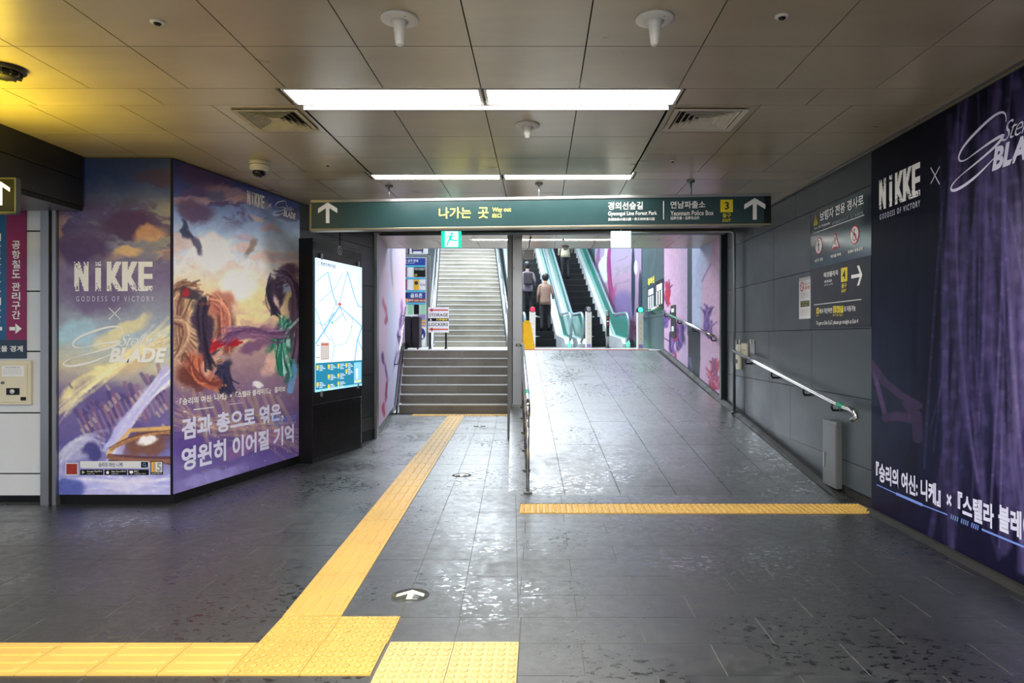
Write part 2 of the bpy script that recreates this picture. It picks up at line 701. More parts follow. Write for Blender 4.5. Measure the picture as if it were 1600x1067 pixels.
def ribbon(pts, w, wf=None):
    out = []
    n = len(pts)
    nr = []
    for i in range(n):
        a, b = pts[max(0, i - 1)], pts[min(n - 1, i + 1)]
        dx, dz = b[0] - a[0], b[1] - a[1]
        L = math.hypot(dx, dz) or 1
        k = w * (wf(i / (n - 1)) if wf else 1) / 2
        nr.append((-dz / L * k, dx / L * k))
    for i in range(n - 1):
        p, q = pts[i], pts[i + 1]
        out.append([(p[0] - nr[i][0], p[1] - nr[i][1]), (q[0] - nr[i + 1][0], q[1] - nr[i + 1][1]),
                    (q[0] + nr[i + 1][0], q[1] + nr[i + 1][1]), (p[0] + nr[i][0], p[1] + nr[i][1])])
    return out


def stellar_logo(parent, u0, u1, z0, z1, mat, y=-0.004):
    """thin script word over heavy slanted capitals with a long swash"""
    W, H = u1 - u0, z1 - z0
    T = lambda p: (u0 + p[0] * W, z0 + p[1] * H)
    pts = bez((0.58, 0.80), (0.60, 1.10), (0.45, 1.02), (0.25, 0.82)) + bez((0.25, 0.82), (0.05, 0.62), (0.08, 0.40), (0.22, 0.47))[1:] \
        + bez((0.22, 0.47), (0.38, 0.56), (0.50, 0.62), (0.56, 0.60))[1:] + bez((0.56, 0.60), (0.52, 0.46), (0.30, 0.34), (0.14, 0.22))[1:] \
        + bez((0.14, 0.22), (-0.04, 0.08), (0.00, -0.06), (0.14, 0.00))[1:] + bez((0.14, 0.00), (0.28, 0.06), (0.38, 0.18), (0.48, 0.30))[1:]
    flats(parent, ribbon([T(p) for p in pts], W * 0.011, lambda s: 0.5 + 1.4 * abs(math.sin(3 * PI * s))), y, mat, 'script_swash')
    lettering(parent, 'Stellar', T((0.545, 0))[0], T((0.90, 0))[0], T((0, 0.50))[1], T((0, 0.80))[1], mat, y, bold=-0.012, shear=0.55, spacing=0.85, name='script_lettering')
    lettering(parent, 'BLADE', T((0.45, 0))[0], T((1.0, 0))[0], T((0, 0.08))[1], T((0, 0.46))[1], mat, y - 0.0004, bold=0.045, shear=0.25, spacing=1.02, name='logo_lettering')


# ------------------------------------------------------------------ prints painted on dense sheets
def vnoise(x, y, seed=0):
    rs = np.random.RandomState(seed)
    G = rs.rand(97, 97)
    xi, yi = np.floor(x).astype(int), np.floor(y).astype(int)
    fx, fy = x - xi, y - yi
    fx, fy = fx * fx * (3 - 2 * fx), fy * fy * (3 - 2 * fy)
    a = G[xi % 97, yi % 97]
    b = G[(xi + 1) % 97, yi % 97]
    c = G[xi % 97, (yi + 1) % 97]
    d = G[(xi + 1) % 97, (yi + 1) % 97]
    return (a * (1 - fx) + b * fx) * (1 - fy) + (c * (1 - fx) + d * fx) * fy


def fbm(x, y, seed=0, octv=5):
    s, a, t = 0, 0.5, 0
    for k in range(octv):
        s = s + a * vnoise(x * 2 ** k + 7.3 * k, y * 2 ** k + 3.1 * k, seed + k)
        t += a
        a *= 0.5
    return s / t


def sstep(a, b, x):
    t = np.clip((x - a) / (b - a), 0, 1)
    return t * t * (3 - 2 * t)


class Paint:
    def __init__(self, X, Y, warp=0.0, seed=0, wscale=0.05):
        self.X, self.Y = X, Y
        self.wx = X + warp * (fbm(X * wscale, Y * wscale, seed) - 0.5)
        self.wy = Y + warp * (fbm(X * wscale, Y * wscale, seed + 50) - 0.5)
        self.C = np.zeros(X.shape + (3,))

    def vgrad(self, stops):
        ys = [s[0] for s in stops]
        for k in range(3):
            self.C[..., k] = np.interp(self.wy, ys, [s[1][k] for s in stops])

    def over(self, col, a):
        a = np.clip(a, 0, 1)[..., None]
        self.C = self.C * (1 - a) + np.array(col, float) * a

    def blob(self, cx, cy, rx, ry, col, alpha=1.0, ang=0.0, soft=0.42, warp=True):
        x, y = (self.wx, self.wy) if warp else (self.X, self.Y)
        dx, dy = x - cx, y - cy
        c, s = math.cos(math.radians(ang)), math.sin(math.radians(ang))
        u, v = (dx * c + dy * s) / rx, (-dx * s + dy * c) / ry
        r = np.sqrt(u * u + v * v)
        self.over(col, alpha * (1 - sstep(1 - soft, 1 + soft * 0.2, r)))

    def line(self, x0, y0, x1, y1, w, col, alpha=1.0, soft=1.0, warp=False):
        x, y = (self.wx, self.wy) if warp else (self.X, self.Y)
        L2 = (x1 - x0) ** 2 + (y1 - y0) ** 2 + 1e-9
        r = w / 2 + soft
        m = (x > min(x0, x1) - r) & (x < max(x0, x1) + r) & (y > min(y0, y1) - r) & (y < max(y0, y1) + r)
        if not m.any():
            return
        x, y = x[m], y[m]
        t = np.clip(((x - x0) * (x1 - x0) + (y - y0) * (y1 - y0)) / L2, 0, 1)
        d = np.hypot(x - x0 - t * (x1 - x0), y - y0 - t * (y1 - y0))
        a = (alpha * (1 - sstep(w / 2, w / 2 + soft, d)))[:, None]
        self.C[m] = self.C[m] * (1 - a) + np.array(col, float) * a

    def poly(self, pts, w, col, alpha=1.0, soft=1.0, warp=False):
        for a, b in zip(pts, pts[1:]):
            self.line(a[0], a[1], b[0], b[1], w, col, alpha, soft, warp)

    def strands(self, n, a, b, c, d, spread, cols, w=(1.0, 3.0), alpha=(0.4, 0.8), seed=1, taper=0.5):
        """n flowing strokes around one cubic path a-b-c-d"""
        rs = np.random.RandomState(seed)
        for k in range(n):
            o = rs.randn(4, 2) * spread * np.array([[taper], [1.0], [1.0], [1.2]])
            P4 = [(a[0] + o[0, 0], a[1] + o[0, 1]), (b[0] + o[1, 0], b[1] + o[1, 1]), (c[0] + o[2, 0], c[1] + o[2, 1]), (d[0] + o[3, 0], d[1] + o[3, 1])]
            self.poly(bez(*P4, n=9), w[0] + (w[1] - w[0]) * rs.rand(), cols[rs.randint(len(cols))], alpha[0] + (alpha[1] - alpha[0]) * rs.rand(), 0.9)

    def clouds(self, sx, sy, seed, lo, hi, col, alpha, mask=1.0):
        self.over(col, alpha * mask * sstep(lo, hi, fbm(self.wx * sx, self.wy * sy, seed, 6)))

    def rect(self, x0, y0, x1, y1, col, alpha=1.0):
        m = ((self.X >= x0) & (self.X <= x1) & (self.Y >= y0) & (self.Y <= y1)).astype(float)
        self.over(col, alpha * m)


def sheet(name, parent, u0, u1, z0, z1, nu, nz, y, mat, painter, thick=0.003, label=None):
    """a thin printed sheet; painter(U, Z) gives its colours"""
    us, zs = np.linspace(u0, u1, nu), np.linspace(z0, z1, nz)
    U, Z = np.meshgrid(us, zs, indexing='ij')
    co = np.stack([U, np.full_like(U, y), Z], -1).reshape(-1, 3)
    I = np.arange(nu * nz).reshape(nu, nz)
    fr = np.stack([I[:-1, :-1], I[1:, :-1], I[1:, 1:], I[:-1, 1:]], -1).reshape(-1, 4)
    nb = len(co)
    back = np.array([(u0, y + thick, z0), (u1, y + thick, z0), (u1, y + thick, z1), (u0, y + thick, z1)])
    a, b, c, d = I[0, 0], I[-1, 0], I[-1, -1], I[0, -1]
    side = np.array([(nb, nb + 3, nb + 2, nb + 1), (a, nb, nb + 1, b), (b, nb + 1, nb + 2, c), (c, nb + 2, nb + 3, d), (d, nb + 3, nb, a)])
    co = np.vstack([co, back])
    faces = np.vstack([fr, side])
    m = bpy.data.meshes.new(name)
    m.vertices.add(len(co))
    m.vertices.foreach_set('co', co.ravel())
    m.loops.add(faces.size)
    m.loops.foreach_set('vertex_index', faces.ravel())
    m.polygons.add(len(faces))
    m.polygons.foreach_set('loop_start', np.arange(0, faces.size, 4))
    m.update(calc_edges=True)
    C = np.clip(painter(U, Z), 0, 255) / 255.0
    C = np.where(C <= 0.04045, C / 12.92, ((C + 0.055) / 1.055) ** 2.4).reshape(-1, 3)
    C = np.vstack([C, np.tile(C[:1], (4, 1))])
    at = m.color_attributes.new('print', 'FLOAT_COLOR', 'POINT')
    at.data.foreach_set('color', np.hstack([C, np.ones((len(C), 1))]).ravel())
    m.materials.append(mat)
    o = put(m, name)
    o.parent = parent
    if label:
        o['label'] = label
    return o


def topix(pl):
    """wall coordinates -> drawing coordinates used for laying out that wall's print"""
    def f(U, Z):
        X = pl.l.x + U * pl.d.x
        Y = pl.l.y + U * pl.d.y
        return VPX + X * F / Y, HOR - (Z - EYE) * F / Y
    return f


# ================================================================== GEOMETRY OF THE PLACE
CZ = 2.96            # ceiling
DROP = 0.03          # the middle bay hangs this much lower
LAND = 1.16          # upper landing
PA = Plane((-4.10, 5.83), (-3.14, 5.83))            # left pillar, face to the viewer
PB = Plane((-3.14, 5.83), (-2.735, 7.76))           # left pillar, slanting face
PC = Plane((-2.735, 7.76), (-2.33, 9.70))           # left wall up to the opening
PD = Plane((-2.31, 9.74), (-3.27, 16.60))           # left wall inside the passage
PR = Plane((2.73, 5.60), (2.73, 0.6))               # right wall with the big advert
PS = Plane((2.66, 9.80), (2.73, 5.60))              # right wall along the ramp
PT = Plane((2.66, 14.55), (2.66, 9.86))             # right wall inside the passage
PU = Plane((2.66, 17.70), (2.66, 14.55))            # right wall past the ramp
PV = Plane((1.72, 25.70), (2.66, 17.70))            # right wall along the escalator
PG = Plane((-2.31, 6.95), (2.23, 6.62))             # the hanging sign


def ramp_left(Y):
    return -0.277 - 0.0381 * (Y - 6.16)


def ramp_z(Y):
    return 0.0 if Y < 6.16 else min(LAND, (Y - 6.16) * (LAND / (14.55 - 6.16)))


def path_left(Y):
    return -1.308 - 0.040 * (Y - 3.48)


# ------------------------------------------------------------------ floor
def clip(poly, a, b, c):
    """keep a x + b y <= c"""
    out = []
    for i in range(len(poly)):
        p, q = poly[i], poly[(i + 1) % len(poly)]
        dp, dq = a * p[0] + b * p[1] - c, a * q[0] + b * q[1] - c
        if dp <= 0:
            out.append(p)
        if dp * dq < 0:
            t = dp / (dp - dq)
            out.append((p[0] + t * (q[0] - p[0]), p[1] + t * (q[1] - p[1])))
    return out


def area(poly):
    return abs(sum(poly[i][0] * poly[(i + 1) % len(poly)][1] - poly[(i + 1) % len(poly)][0] * poly[i][1] for i in range(len(poly)))) / 2


floor = sroot('floor')
MB().box(-7.5, 2.85, -5.0, 6.2, -0.12, -0.0012).box(-7.5, -0.30, 6.2, 12.95, -0.12, -0.0012).build('joint_bed', M['grout'], floor)
rowsY = [3.17 + 0.3 * k for k in range(-2, 33)]
count = 0
rnd = random.Random(3)


def left_limit(Y):
    if Y < 5.83:
        return -5.2
    if Y < 9.7:
        return -3.20 + 0.21 * (Y - 5.83)
    return -2.31 - 0.14 * (Y - 9.74)


def put_tile(poly, name='floor_tile', parent=None, mat=None, z=0.0, dz=None):
    cx = sum(p[0] for p in poly) / len(poly)
    cy = sum(p[1] for p in poly) / len(poly)
    g = 0.0025
    pts = []
    for p in poly:
        dx, dy = p[0] - cx, p[1] - cy
        pts.append((dx - math.copysign(min(g, abs(dx)), dx), dy - math.copysign(min(g * 0.6, abs(dy)), dy)))
    h = rnd.uniform(-0.0006, 0.0006)
    mb = MB()
    n = len(pts)
    if dz is None:
        mb.prism(pts, -0.03, h)
    else:
        v = [(p[0], p[1], dz(cx + p[0], cy + p[1]) - 0.03) for p in pts] + [(p[0], p[1], dz(cx + p[0], cy + p[1]) + h) for p in pts]
        mb.add(v, [tuple(range(n - 1, -1, -1)), tuple(range(n, 2 * n))] + [(i, (i + 1) % n, n + (i + 1) % n, n + i) for i in range(n)])
    return mb.build(name, mat or M['floor'], parent or floor, loc=(cx, cy, z))


# areas taken by the tactile paving: (kept out of the grey tiles)
def zones(poly, ya, yb):
    """split one tile by the path, the ramp and the walls; returns pieces"""
    res = []
    ym = 0.5 * (ya + yb)
    # left of the path
    if ym > 3.47:
        a = clip(poly, 1, 0.040, -1.308 + 0.040 * 3.48)
        res.append(a)
        b = clip(poly, -1, -0.040, -(-1.308 + 0.9 + 0.3 + 0.040 * 3.48))
        if ym > 6.16:
            b = clip(b, 1, 0.0381, -0.277 + 0.0381 * 6.16) if len(b) > 2 else b
        elif 5.52 < ym < 5.82:
            b = clip(b, 1, 0, -0.163) if len(b) > 2 else b
        res.append(b)
    elif ym > 3.17:
        res.append(clip(poly, 1, 0, -1.31))
        res.append(clip(poly, -1, 0, 0.093))
    elif ym > 2.88:
        res.append(clip(poly, -1, 0, 0.093))
    else:
        res.append(clip(poly, 1, 0, -0.693))
        res.append(clip(poly, -1, 0, 0.093))
    out = []
    for r in res:
        if len(r) > 2:
            lo = left_limit(ym)
            r = clip(r, -1, 0, -lo)
            if len(r) > 2:
                r = clip(r, 1, 0, 2.74)
            if len(r) > 2 and area(r) > 0.002:
                out.append(r)
    return out


far = []
for i, ya in enumerate(rowsY):
    yb = ya + 0.3 if i + 1 < len(rowsY) else ya + 0.3
    if ya > 12.7:
        break
    off = -1.907 if (i % 2 == 0) else -1.608          # half bond
    x = off - 0.6 * 6
    while x < 2.8:
        for r in zones([(x, ya), (x + 0.6, ya), (x + 0.6, yb), (x, yb)], ya, yb):
            put_tile(r)
            count += 1
        x += 0.6
    # three columns right of the guiding path
    if ya > 3.4:
        for k in range(3):
            q = []
            for (yy, s) in ((ya, 0), (ya, 1), (yb, 1), (yb, 0)):
                q.append((path_left(yy) + 0.3 + 0.3 * (k + s), yy))
            if ya > 6.1:
                q = clip(q, 1, 0.0381, -0.277 + 0.0381 * 6.16)
            elif 5.5 < ya < 5.6:
                q = clip(q, 1, 0, -0.163)
            if len(q) > 2 and area(q) > 0.003:
                put_tile(q)
                count += 1
    elif ya > 3.1:
        put_tile([(-0.70, ya), (-0.40, ya), (-0.40, yb), (-0.70, yb)])
        put_tile([(-0.40, ya), (-0.095, ya), (-0.095, yb), (-0.40, yb)])
        count += 2
print('floor tiles', count)
# the ground going on behind and left of the frame
MB().box(-7.5, 2.74, -5.0, 2.568, -0.03, 0.0).box(-7.5, -5.201, 2.568, 6.0, -0.03, 0.0).build('floor_slab', M['floor'], floor)
# pale sealant bead along the foot of the right wall
mb = MB()
mb.prism([(2.655, 0), (2.735, 0), (2.735, 0.03), (2.70, 0.022)], -4.0, 5.6, 'y')
mb.v = [(p[0], p[1], p[2]) for p in mb.v]
struct(mb.build('trim_1', M['kerb']))

# ------------------------------------------------------------------ tactile paving
def dot_tile_mesh(nm, mat):
    mb = MB()
    mb.box(-0.1485, 0.1485, -0.1485, 0.1485, -0.004, 0.003)
    for i in range(6):
        for j in range(6):
            cx, cy = -0.125 + 0.05 * i, -0.125 + 0.05 * j
            mb.lathe([(0.0175, 0.003), (0.0145, 0.0075), (0.008, 0.0085)], (cx, cy, 0), 8)
    m = mb.mesh(nm)
    m.materials.append(mat)
    return m


def bar_tile_mesh(nm, mat):
    mb = MB()
    mb.box(-0.1485, 0.1485, -0.1485, 0.1485, -0.004, 0.003)
    for i in range(4):
        cx = -0.1095 + 0.073 * i
        r = 0.0175
        poly = [(cx + r * math.cos(a), 0.115 + r * math.sin(a)) for a in [k * PI / 4 for k in range(5)]] + \
               [(cx + r * math.cos(a), -0.115 + r * math.sin(a)) for a in [PI + k * PI / 4 for k in range(5)]]
        top = [(cx + (p[0] - cx) * 0.7, p[1] * 0.965) for p in poly]
        n = len(poly)
        mb.add([(p[0], p[1], 0.003) for p in poly] + [(p[0], p[1], 0.0078) for p in top],
               [tuple(range(n, 2 * n))] + [(k, (k + 1) % n, n + (k + 1) % n, n + k) for k in range(n)])
    m = mb.mesh(nm)
    m.materials.append(mat)
    return m


DOT, BAR = dot_tile_mesh('dotted_tile', M['yellow']), bar_tile_mesh('barred_tile', M['yellow'])
DOT2 = dot_tile_mesh('dotted_tile_pale', M['yellow2'])


def tac(parent, mesh, x, y, rot=0.0, z=0.003, sx=1.0, sy=1.0, name=None):
    o = put(mesh, name or ('dotted_tile' if mesh is not BAR else 'barred_tile'))
    o.parent = parent
    inv = WM(parent).inverted()
    o.location = inv @ Vector((x, y, z))
    o.rotation_euler = (0, 0, rot)
    o.scale = (sx, sy, 1)
    return o


t1 = thing('tactile_path', 'long yellow guiding path of ribbed tiles running away to the stairs', 'tactile paving', (-1.2, 3.47, 0))
yr = math.atan(0.040)
Y = 3.475
while Y < 12.35:
    tac(t1, BAR, path_left(Y + 0.15) + 0.15, Y + 0.15, yr)
    Y += 0.3
t2 = thing('tactile_path', 'yellow ribbed guiding strip running left along the bottom of the picture', 'tactile paving', (-2.0, 3.03, 0))
for k in range(10):
    tac(t2, BAR, -1.31 - 0.15 - 0.3 * k, 3.02, PI / 2)
t3 = thing('tactile_junction', 'block of dotted yellow warning tiles where the two ribbed strips meet', 'tactile paving', (-1.0, 3.17, 0))
for i in range(2):
    for j in range(2):
        tac(t3, DOT, -1.16 + 0.3 * i + (0.0 if j == 0 else 0.005), 3.02 + 0.3 * j)
t4 = thing('tactile_junction', 'paler dotted yellow warning tiles right of the junction at the bottom edge', 'tactile paving', (-0.4, 2.88, 0))
for i in range(2):
    for j in range(3):
        tac(t4, DOT2, -0.545 + 0.3 * i, 3.03 - 0.3 * j)
t5 = thing('tactile_strip', 'dotted yellow warning strip across the foot of the ramp', 'tactile paving', (1.2, 5.67, 0))
x = -0.013
while x < 2.55:
    tac(t5, DOT, x, 5.67)
    x += 0.3
tac(t5, DOT, x - 0.3 + 0.242, 5.67, 0, sx=0.6)
t6 = thing('tactile_strip', 'dotted yellow warning strip in front of the lowest stair', 'tactile paving', (-1.4, 12.58, 0))
for k in range(6):
    tac(t6, DOT, -2.20 + 0.3 * k, 12.54)

# round luminous floor arrows
def floor_arrow(x, y, label, r=0.105):
    t = thing('floor_arrow_disc', label, 'floor marker', (x, y, 0.0), 0.04)
    MB().lathe([(r, 0.0), (r, 0.0015)], (0, 0, 0), 32).build('disc_rim', M['steeldull'], t)
    MB().lathe([(r * 0.96, 0.001), (r * 0.96, 0.0022)], (0, 0, 0), 32).build('disc_face', M['disc'], t)
    mb = MB()
    s = r / 0.105
    for q in ([(-0.016, -0.06), (0.016, -0.06), (0.016, 0.03), (-0.016, 0.03)], [(0, 0.078), (-0.075, 0.018), (-0.075, -0.026), (0, 0.034)],
              [(0, 0.078), (0, 0.034), (0.075, -0.026), (0.075, 0.018)]):
        mb.add([(p[0] * s, p[1] * s, 0.0027) for p in q], [tuple(range(len(q)))])
    mb.build('arrow', M['lumi'], t, label='pale luminous arrow pointing ahead')
    return t


floor_arrow(-0.712, 3.765, 'nearest round floor disc with a pale arrow, beside the ribbed path')
floor_arrow(-0.805, 7.06, 'second round floor disc with a pale arrow, left of the ramp edge', 0.1)
floor_arrow(-0.965, 10.98, 'farthest round floor disc, in front of the stairs inside the opening', 0.1)
struct(MB().box(-2.33, -0.45, 10.21, 10.26, 0.0, 0.004).build('trim_2', M['steel']), 'steel threshold strip across the floor')

# ------------------------------------------------------------------ ramp
ramp = struct(put(None, 'ramp'), 'granite ramp with dark damp specks climbing to the escalators')
yaw = 0.0381
YT = 14.55
prof = [(6.16, 0.0), (YT, LAND), (YT, -0.05), (6.16, -0.05)]
mb = MB()
body = []
for (yy, zz) in prof:
    body.append((ramp_left(yy) + 0.0, yy, zz - 0.014 if zz >= 0 else zz))
mb.add(body + [(2.72 - 0.012 * (yy - 6.16), yy, zz - 0.014 if zz >= 0 else zz) for (yy, zz) in prof],
       [(0, 1, 2, 3), (7, 6, 5, 4), (0, 4, 5, 1), (3, 2, 6, 7), (0, 3, 7, 4), (1, 5, 6, 2)])
mb.build('ramp_body', M['joint'], ramp)
MB().add([(ramp_left(6.16) - 0.004, 6.16, -0.05), (ramp_left(YT) - 0.004, YT, -0.05), (ramp_left(YT) - 0.004, YT, LAND - 0.002), (ramp_left(6.16) - 0.004, 6.16, -0.001), (ramp_left(6.16) + 0.004, 6.16, -0.05), (ramp_left(YT) + 0.004, YT, -0.05), (ramp_left(YT) + 0.004, YT, LAND - 0.002), (ramp_left(6.16) + 0.004, 6.16, -0.001)],
         [(0, 3, 2, 1), (4, 5, 6, 7), (3, 7, 6, 2), (0, 4, 7, 3), (1, 2, 6, 5)]).build('side_cladding', M['ramp'], ramp)
cols = [0.0, 0.508, 1.012, 1.516, 2.02, 2.52, 3.3]
rws = [6.16, 6.40, 6.74, 7.22] + [7.72 + 0.5 * k for k in range(0, 13)] + [14.08, YT]
for c in range(6):
    r = 0
    while r < len(rws) - 1:
        step = 2 if (r > 3 and (r + c) % 2 == 0 and r + 2 < len(rws)) else 1
        a, b = rws[r], rws[min(r + step, len(rws) - 1)]
        q = [(ramp_left(a) + cols[c], a), (ramp_left(a) + cols[c + 1], a), (ramp_left(b) + cols[c + 1], b), (ramp_left(b) + cols[c], b)]
        q = clip(q, 1, 0.0167, 2.73 + 0.0167 * 5.60 - 0.10)
        if len(q) > 2 and area(q) > 0.004:
            put_tile(q, 'ramp_tile', ramp, M['ramp'], 0.0, dz=lambda x, y: ramp_z(y))
        r += step
# dusty kerb between ramp and wall
mb = MB()
v = []
for (yy, h) in ((6.0, 0.02), (6.5, 0.055), (9.8, 0.085), (14.55, 0.06)):
    xw = 2.735 - 0.0167 * (min(yy, 9.8) - 5.6)
    z0 = ramp_z(yy)
    h *= 0.6
    v += [(xw - 0.10, yy, z0 - 0.02), (xw - 0.10, yy, z0 + 0.003), (xw - 0.04, yy, z0 + h), (xw, yy, z0 + h), (xw, yy, z0 - 0.02)]
fs = []
for k in range(3):
    for j in range(4):
        fs.append((k * 5 + j, k * 5 + j + 1, k * 5 + 6 + j, k * 5 + 5 + j))
fs += [(4, 3, 2, 1, 0), (15, 16, 17, 18, 19)]
mb.add(v, fs)
mb.build('kerb', M['kerb'], ramp)

# ------------------------------------------------------------------ lower stairs and landing
stairs = struct(put(None, 'stairs_lower'), 'seven granite steps with pale nosings up to the landing')
stairs.location = (-1.6, 12.83, 0)
xr = -0.50
for k in range(7):
    y0 = 12.83 + 0.30 * k
    y1 = 15.0 if k == 6 else y0 + 0.32
    xl = -2.645 - 0.14 * (y0 - 12.83)
    z0, z1 = 0.1657 * k, 0.1657 * (k + 1)
    st = MB().box(xl, xr, y0 + 0.02, y1 if k < 6 else 15.0, z0, z1 - 0.002).build('step', M['stair'], stairs, world=True)
    js = [xl, -1.62, xr] if k % 2 == 0 else [xl, -2.05, -1.10, xr]
    for a, b in zip(js, js[1:]):
        MB().box(a + 0.0015, b - 0.0015, y0, y0 + 0.03, z0 + 0.001, z1 - 0.016).build('riser_stone', M['stair'], st, world=True)
    MB().box(xl - 0.01, xr, y0 - 0.012, y0 + 0.05, z1 - 0.016, z1 + 0.004).build('nosing', M['nosing'], st, world=True)
struct(MB().box(-3.6, 2.66, 15.0, 30.0, LAND - 0.3, LAND - 0.001).box(-0.53, 2.66, YT, 15.0, LAND - 0.3, LAND - 0.001).build('floor_upper', M['landing']), 'upper landing before the escalators')
tag(MB().box(ramp_left(YT) + 0.1, 2.35, YT + 0.08, YT + 0.38, LAND, LAND + 0.012).build('warning_strip', M['redline']), 'thin red and yellow line along the top edge of the ramp', 'tactile paving')
# stringer wall between stairs and ramp
mb = MB()
mb.add([(-0.50, 12.83, 0), (-0.50, 15.0, 0), (-0.50, 15.0, LAND), (-0.50, 14.6, LAND), (-0.50, 12.83, ramp_z(12.83)),
        (-0.53, 12.83, 0), (-0.53, 15.0, 0), (-0.53, 15.0, LAND), (-0.53, 14.6, LAND), (-0.53, 12.83, ramp_z(12.83))],
       [(0, 1, 2, 3, 4), (9, 8, 7, 6, 5), (0, 5, 6, 1), (1, 6, 7, 2), (2, 7, 8, 3), (3, 8, 9, 4), (4, 9, 5, 0)])
struct(mb.build('trim_3', M['stair']))

# ------------------------------------------------------------------ ceiling
ceil = sroot('ceiling')
struct(MB().box(-7.5, 3.2, -5.0, 11.3, CZ + 0.035, CZ + 0.12).build('ceiling_void', M['ceilback'], ceil))
XS = [-7.05, -6.44, -5.83, -5.22, -4.60, -3.99, -3.38, -2.775, -2.17, -1.565, -0.965, -0.36, 0.245, 0.857, 1.465, 2.07, 2.675]
XB = [-6.68, -5.84, -5.0, -4.16, -3.32, -2.48, -1.63, 0.905, 1.76, 2.60]
VENTS = {(-2.17, 4.515): (-2.075, -1.635, 4.59, 5.04), (0.857, 4.515): (0.915, 1.40, 4.58, 5.04)}
G = 0.0035


def panel(x0, x1, y0, y1, z, hole=None):
    mb = MB()
    if hole:
        a, b, c, d = hole
        for (p, q, r, s) in ((x0 + G, a, y0 + G, y1 - G), (b, x1 - G, y0 + G, y1 - G), (a, b, y0 + G, c), (a, b, d, y1 - G)):
            mb.box(p, q, r, s, z, z + 0.02)
    else:
        mb.box(x0 + G, x1 - G, y0 + G, y1 - G, z, z + 0.02)
    mb.build('ceiling_panel', M['ceil'], ceil)


bands = [-0.025, 2.095, 4.215, 6.335, 8.455]
for bi, b in enumerate(bands):
    # light band
    xs = XB + [2.70]
    for x0, x1 in zip(xs, xs[1:]):
        if x0 == -1.63:
            if bi == 4:
                panel(-1.63, 0.905, b, b + 0.3, CZ)
            continue
        if b > 5.9 and x1 < -3.0:
            continue
        panel(x0, x1, b, b + 0.3, CZ)
    ends = [b + 0.3, b + 0.905, b + 1.51, b + 2.12]
    if bi == 4:
        ends = [b + 0.3, b + 0.905, 9.70]
    for y0, y1 in zip(ends, ends[1:]):
        for x0, x1 in zip(XS, XS[1:]):
            if y0 > 5.8 and x1 < -3.1:
                continue
            if bi in (2,) and x0 > -1.6 and x1 < 0.9:
                continue
            hole = VENTS.get((x0, round(y0, 3)))
            panel(x0, x1, y0, y1, CZ, hole)
MB().box(-7.0, 2.68, -5.0, -0.03, CZ, CZ + 0.02).build('rear_panel', M['ceil'], ceil)
# the middle bay hangs lower, with its own rim
for y0, y1 in ((4.515, 5.12), (5.12, 5.73), (5.73, 6.335)):
    for x0, x1 in ((-1.565, -0.965), (-0.965, -0.36), (-0.36, 0.245), (0.245, 0.857)):
        panel(x0, x1, y0, y1, CZ - DROP)
MB().box(-1.56, 0.853, 4.516, 4.53, CZ - DROP, CZ + 0.03).box(-1.56, 0.853, 6.32, 6.333, CZ - DROP, CZ + 0.03).build('bay_rim', M['white'], ceil)
MB().box(-1.56, -1.545, 4.53, 6.32, CZ - DROP, CZ + 0.01).box(0.838, 0.853, 4.53, 6.32, CZ - DROP, CZ + 0.01).build('bay_rim', M['ceil'], ceil)
# wall trim and cut panels at the right wall
for (y0, y1) in ((-2.0, 2.1), (2.1, 3.0), (3.0, 4.2), (4.2, 5.1), (5.1, 6.3), (6.3, 7.2), (7.2, 8.4), (8.4, 9.7)):
    MB().box(2.682, 2.76, y0 + G, y1 - G, CZ - 0.004, CZ + 0.02).build('edge_panel', M['ceil'], ceil)
struct(MB().box(2.674, 2.684, -4.0, 9.7, CZ - 0.012, CZ + 0.01).build('trim_4', M['steeldull'], ceil))


def strip_light(x0, x1, y0, y1, label, grp, mat='lamp'):
    t = thing('ceiling_light', label, 'ceiling light', ((x0 + x1) / 2, (y0 + y1) / 2, CZ), 0, grp)
    w, d = (x1 - x0) / 2, (y1 - y0) / 2
    MB().box(-w, w, -d, d, 0.008, 0.014).build('diffuser', M[mat], t)
    e = 0.018
    mb = MB().box(-w - e, w + e, -d - 0.012, -d, 0.0, 0.03).box(-w - e, w + e, d, d + 0.012, 0.0, 0.03)
    mb.box(-w - e, -w, -d, d, 0.0, 0.03).box(w, w + e, -d, d, 0.0, 0.03)
    mb.build('frame', M['white'], t)
    return t


NM = {2.095: 'strip light panel over the photographer, ', 4.215: 'wide bright strip light panel across the near ceiling, ', 6.335: 'narrow bright strip light panel above the hanging sign, '}
for b in (-0.025, 2.095, 4.215, 6.335):
    pre = NM.get(b, 'rear strip light panel, ')
    strip_light(-1.59, -0.385, b + 0.03, b + 0.285, pre + 'left half', 'ceiling strip lights')
    strip_light(-0.33, 0.875, b + 0.03, b + 0.285, pre + 'right half', 'ceiling strip lights')


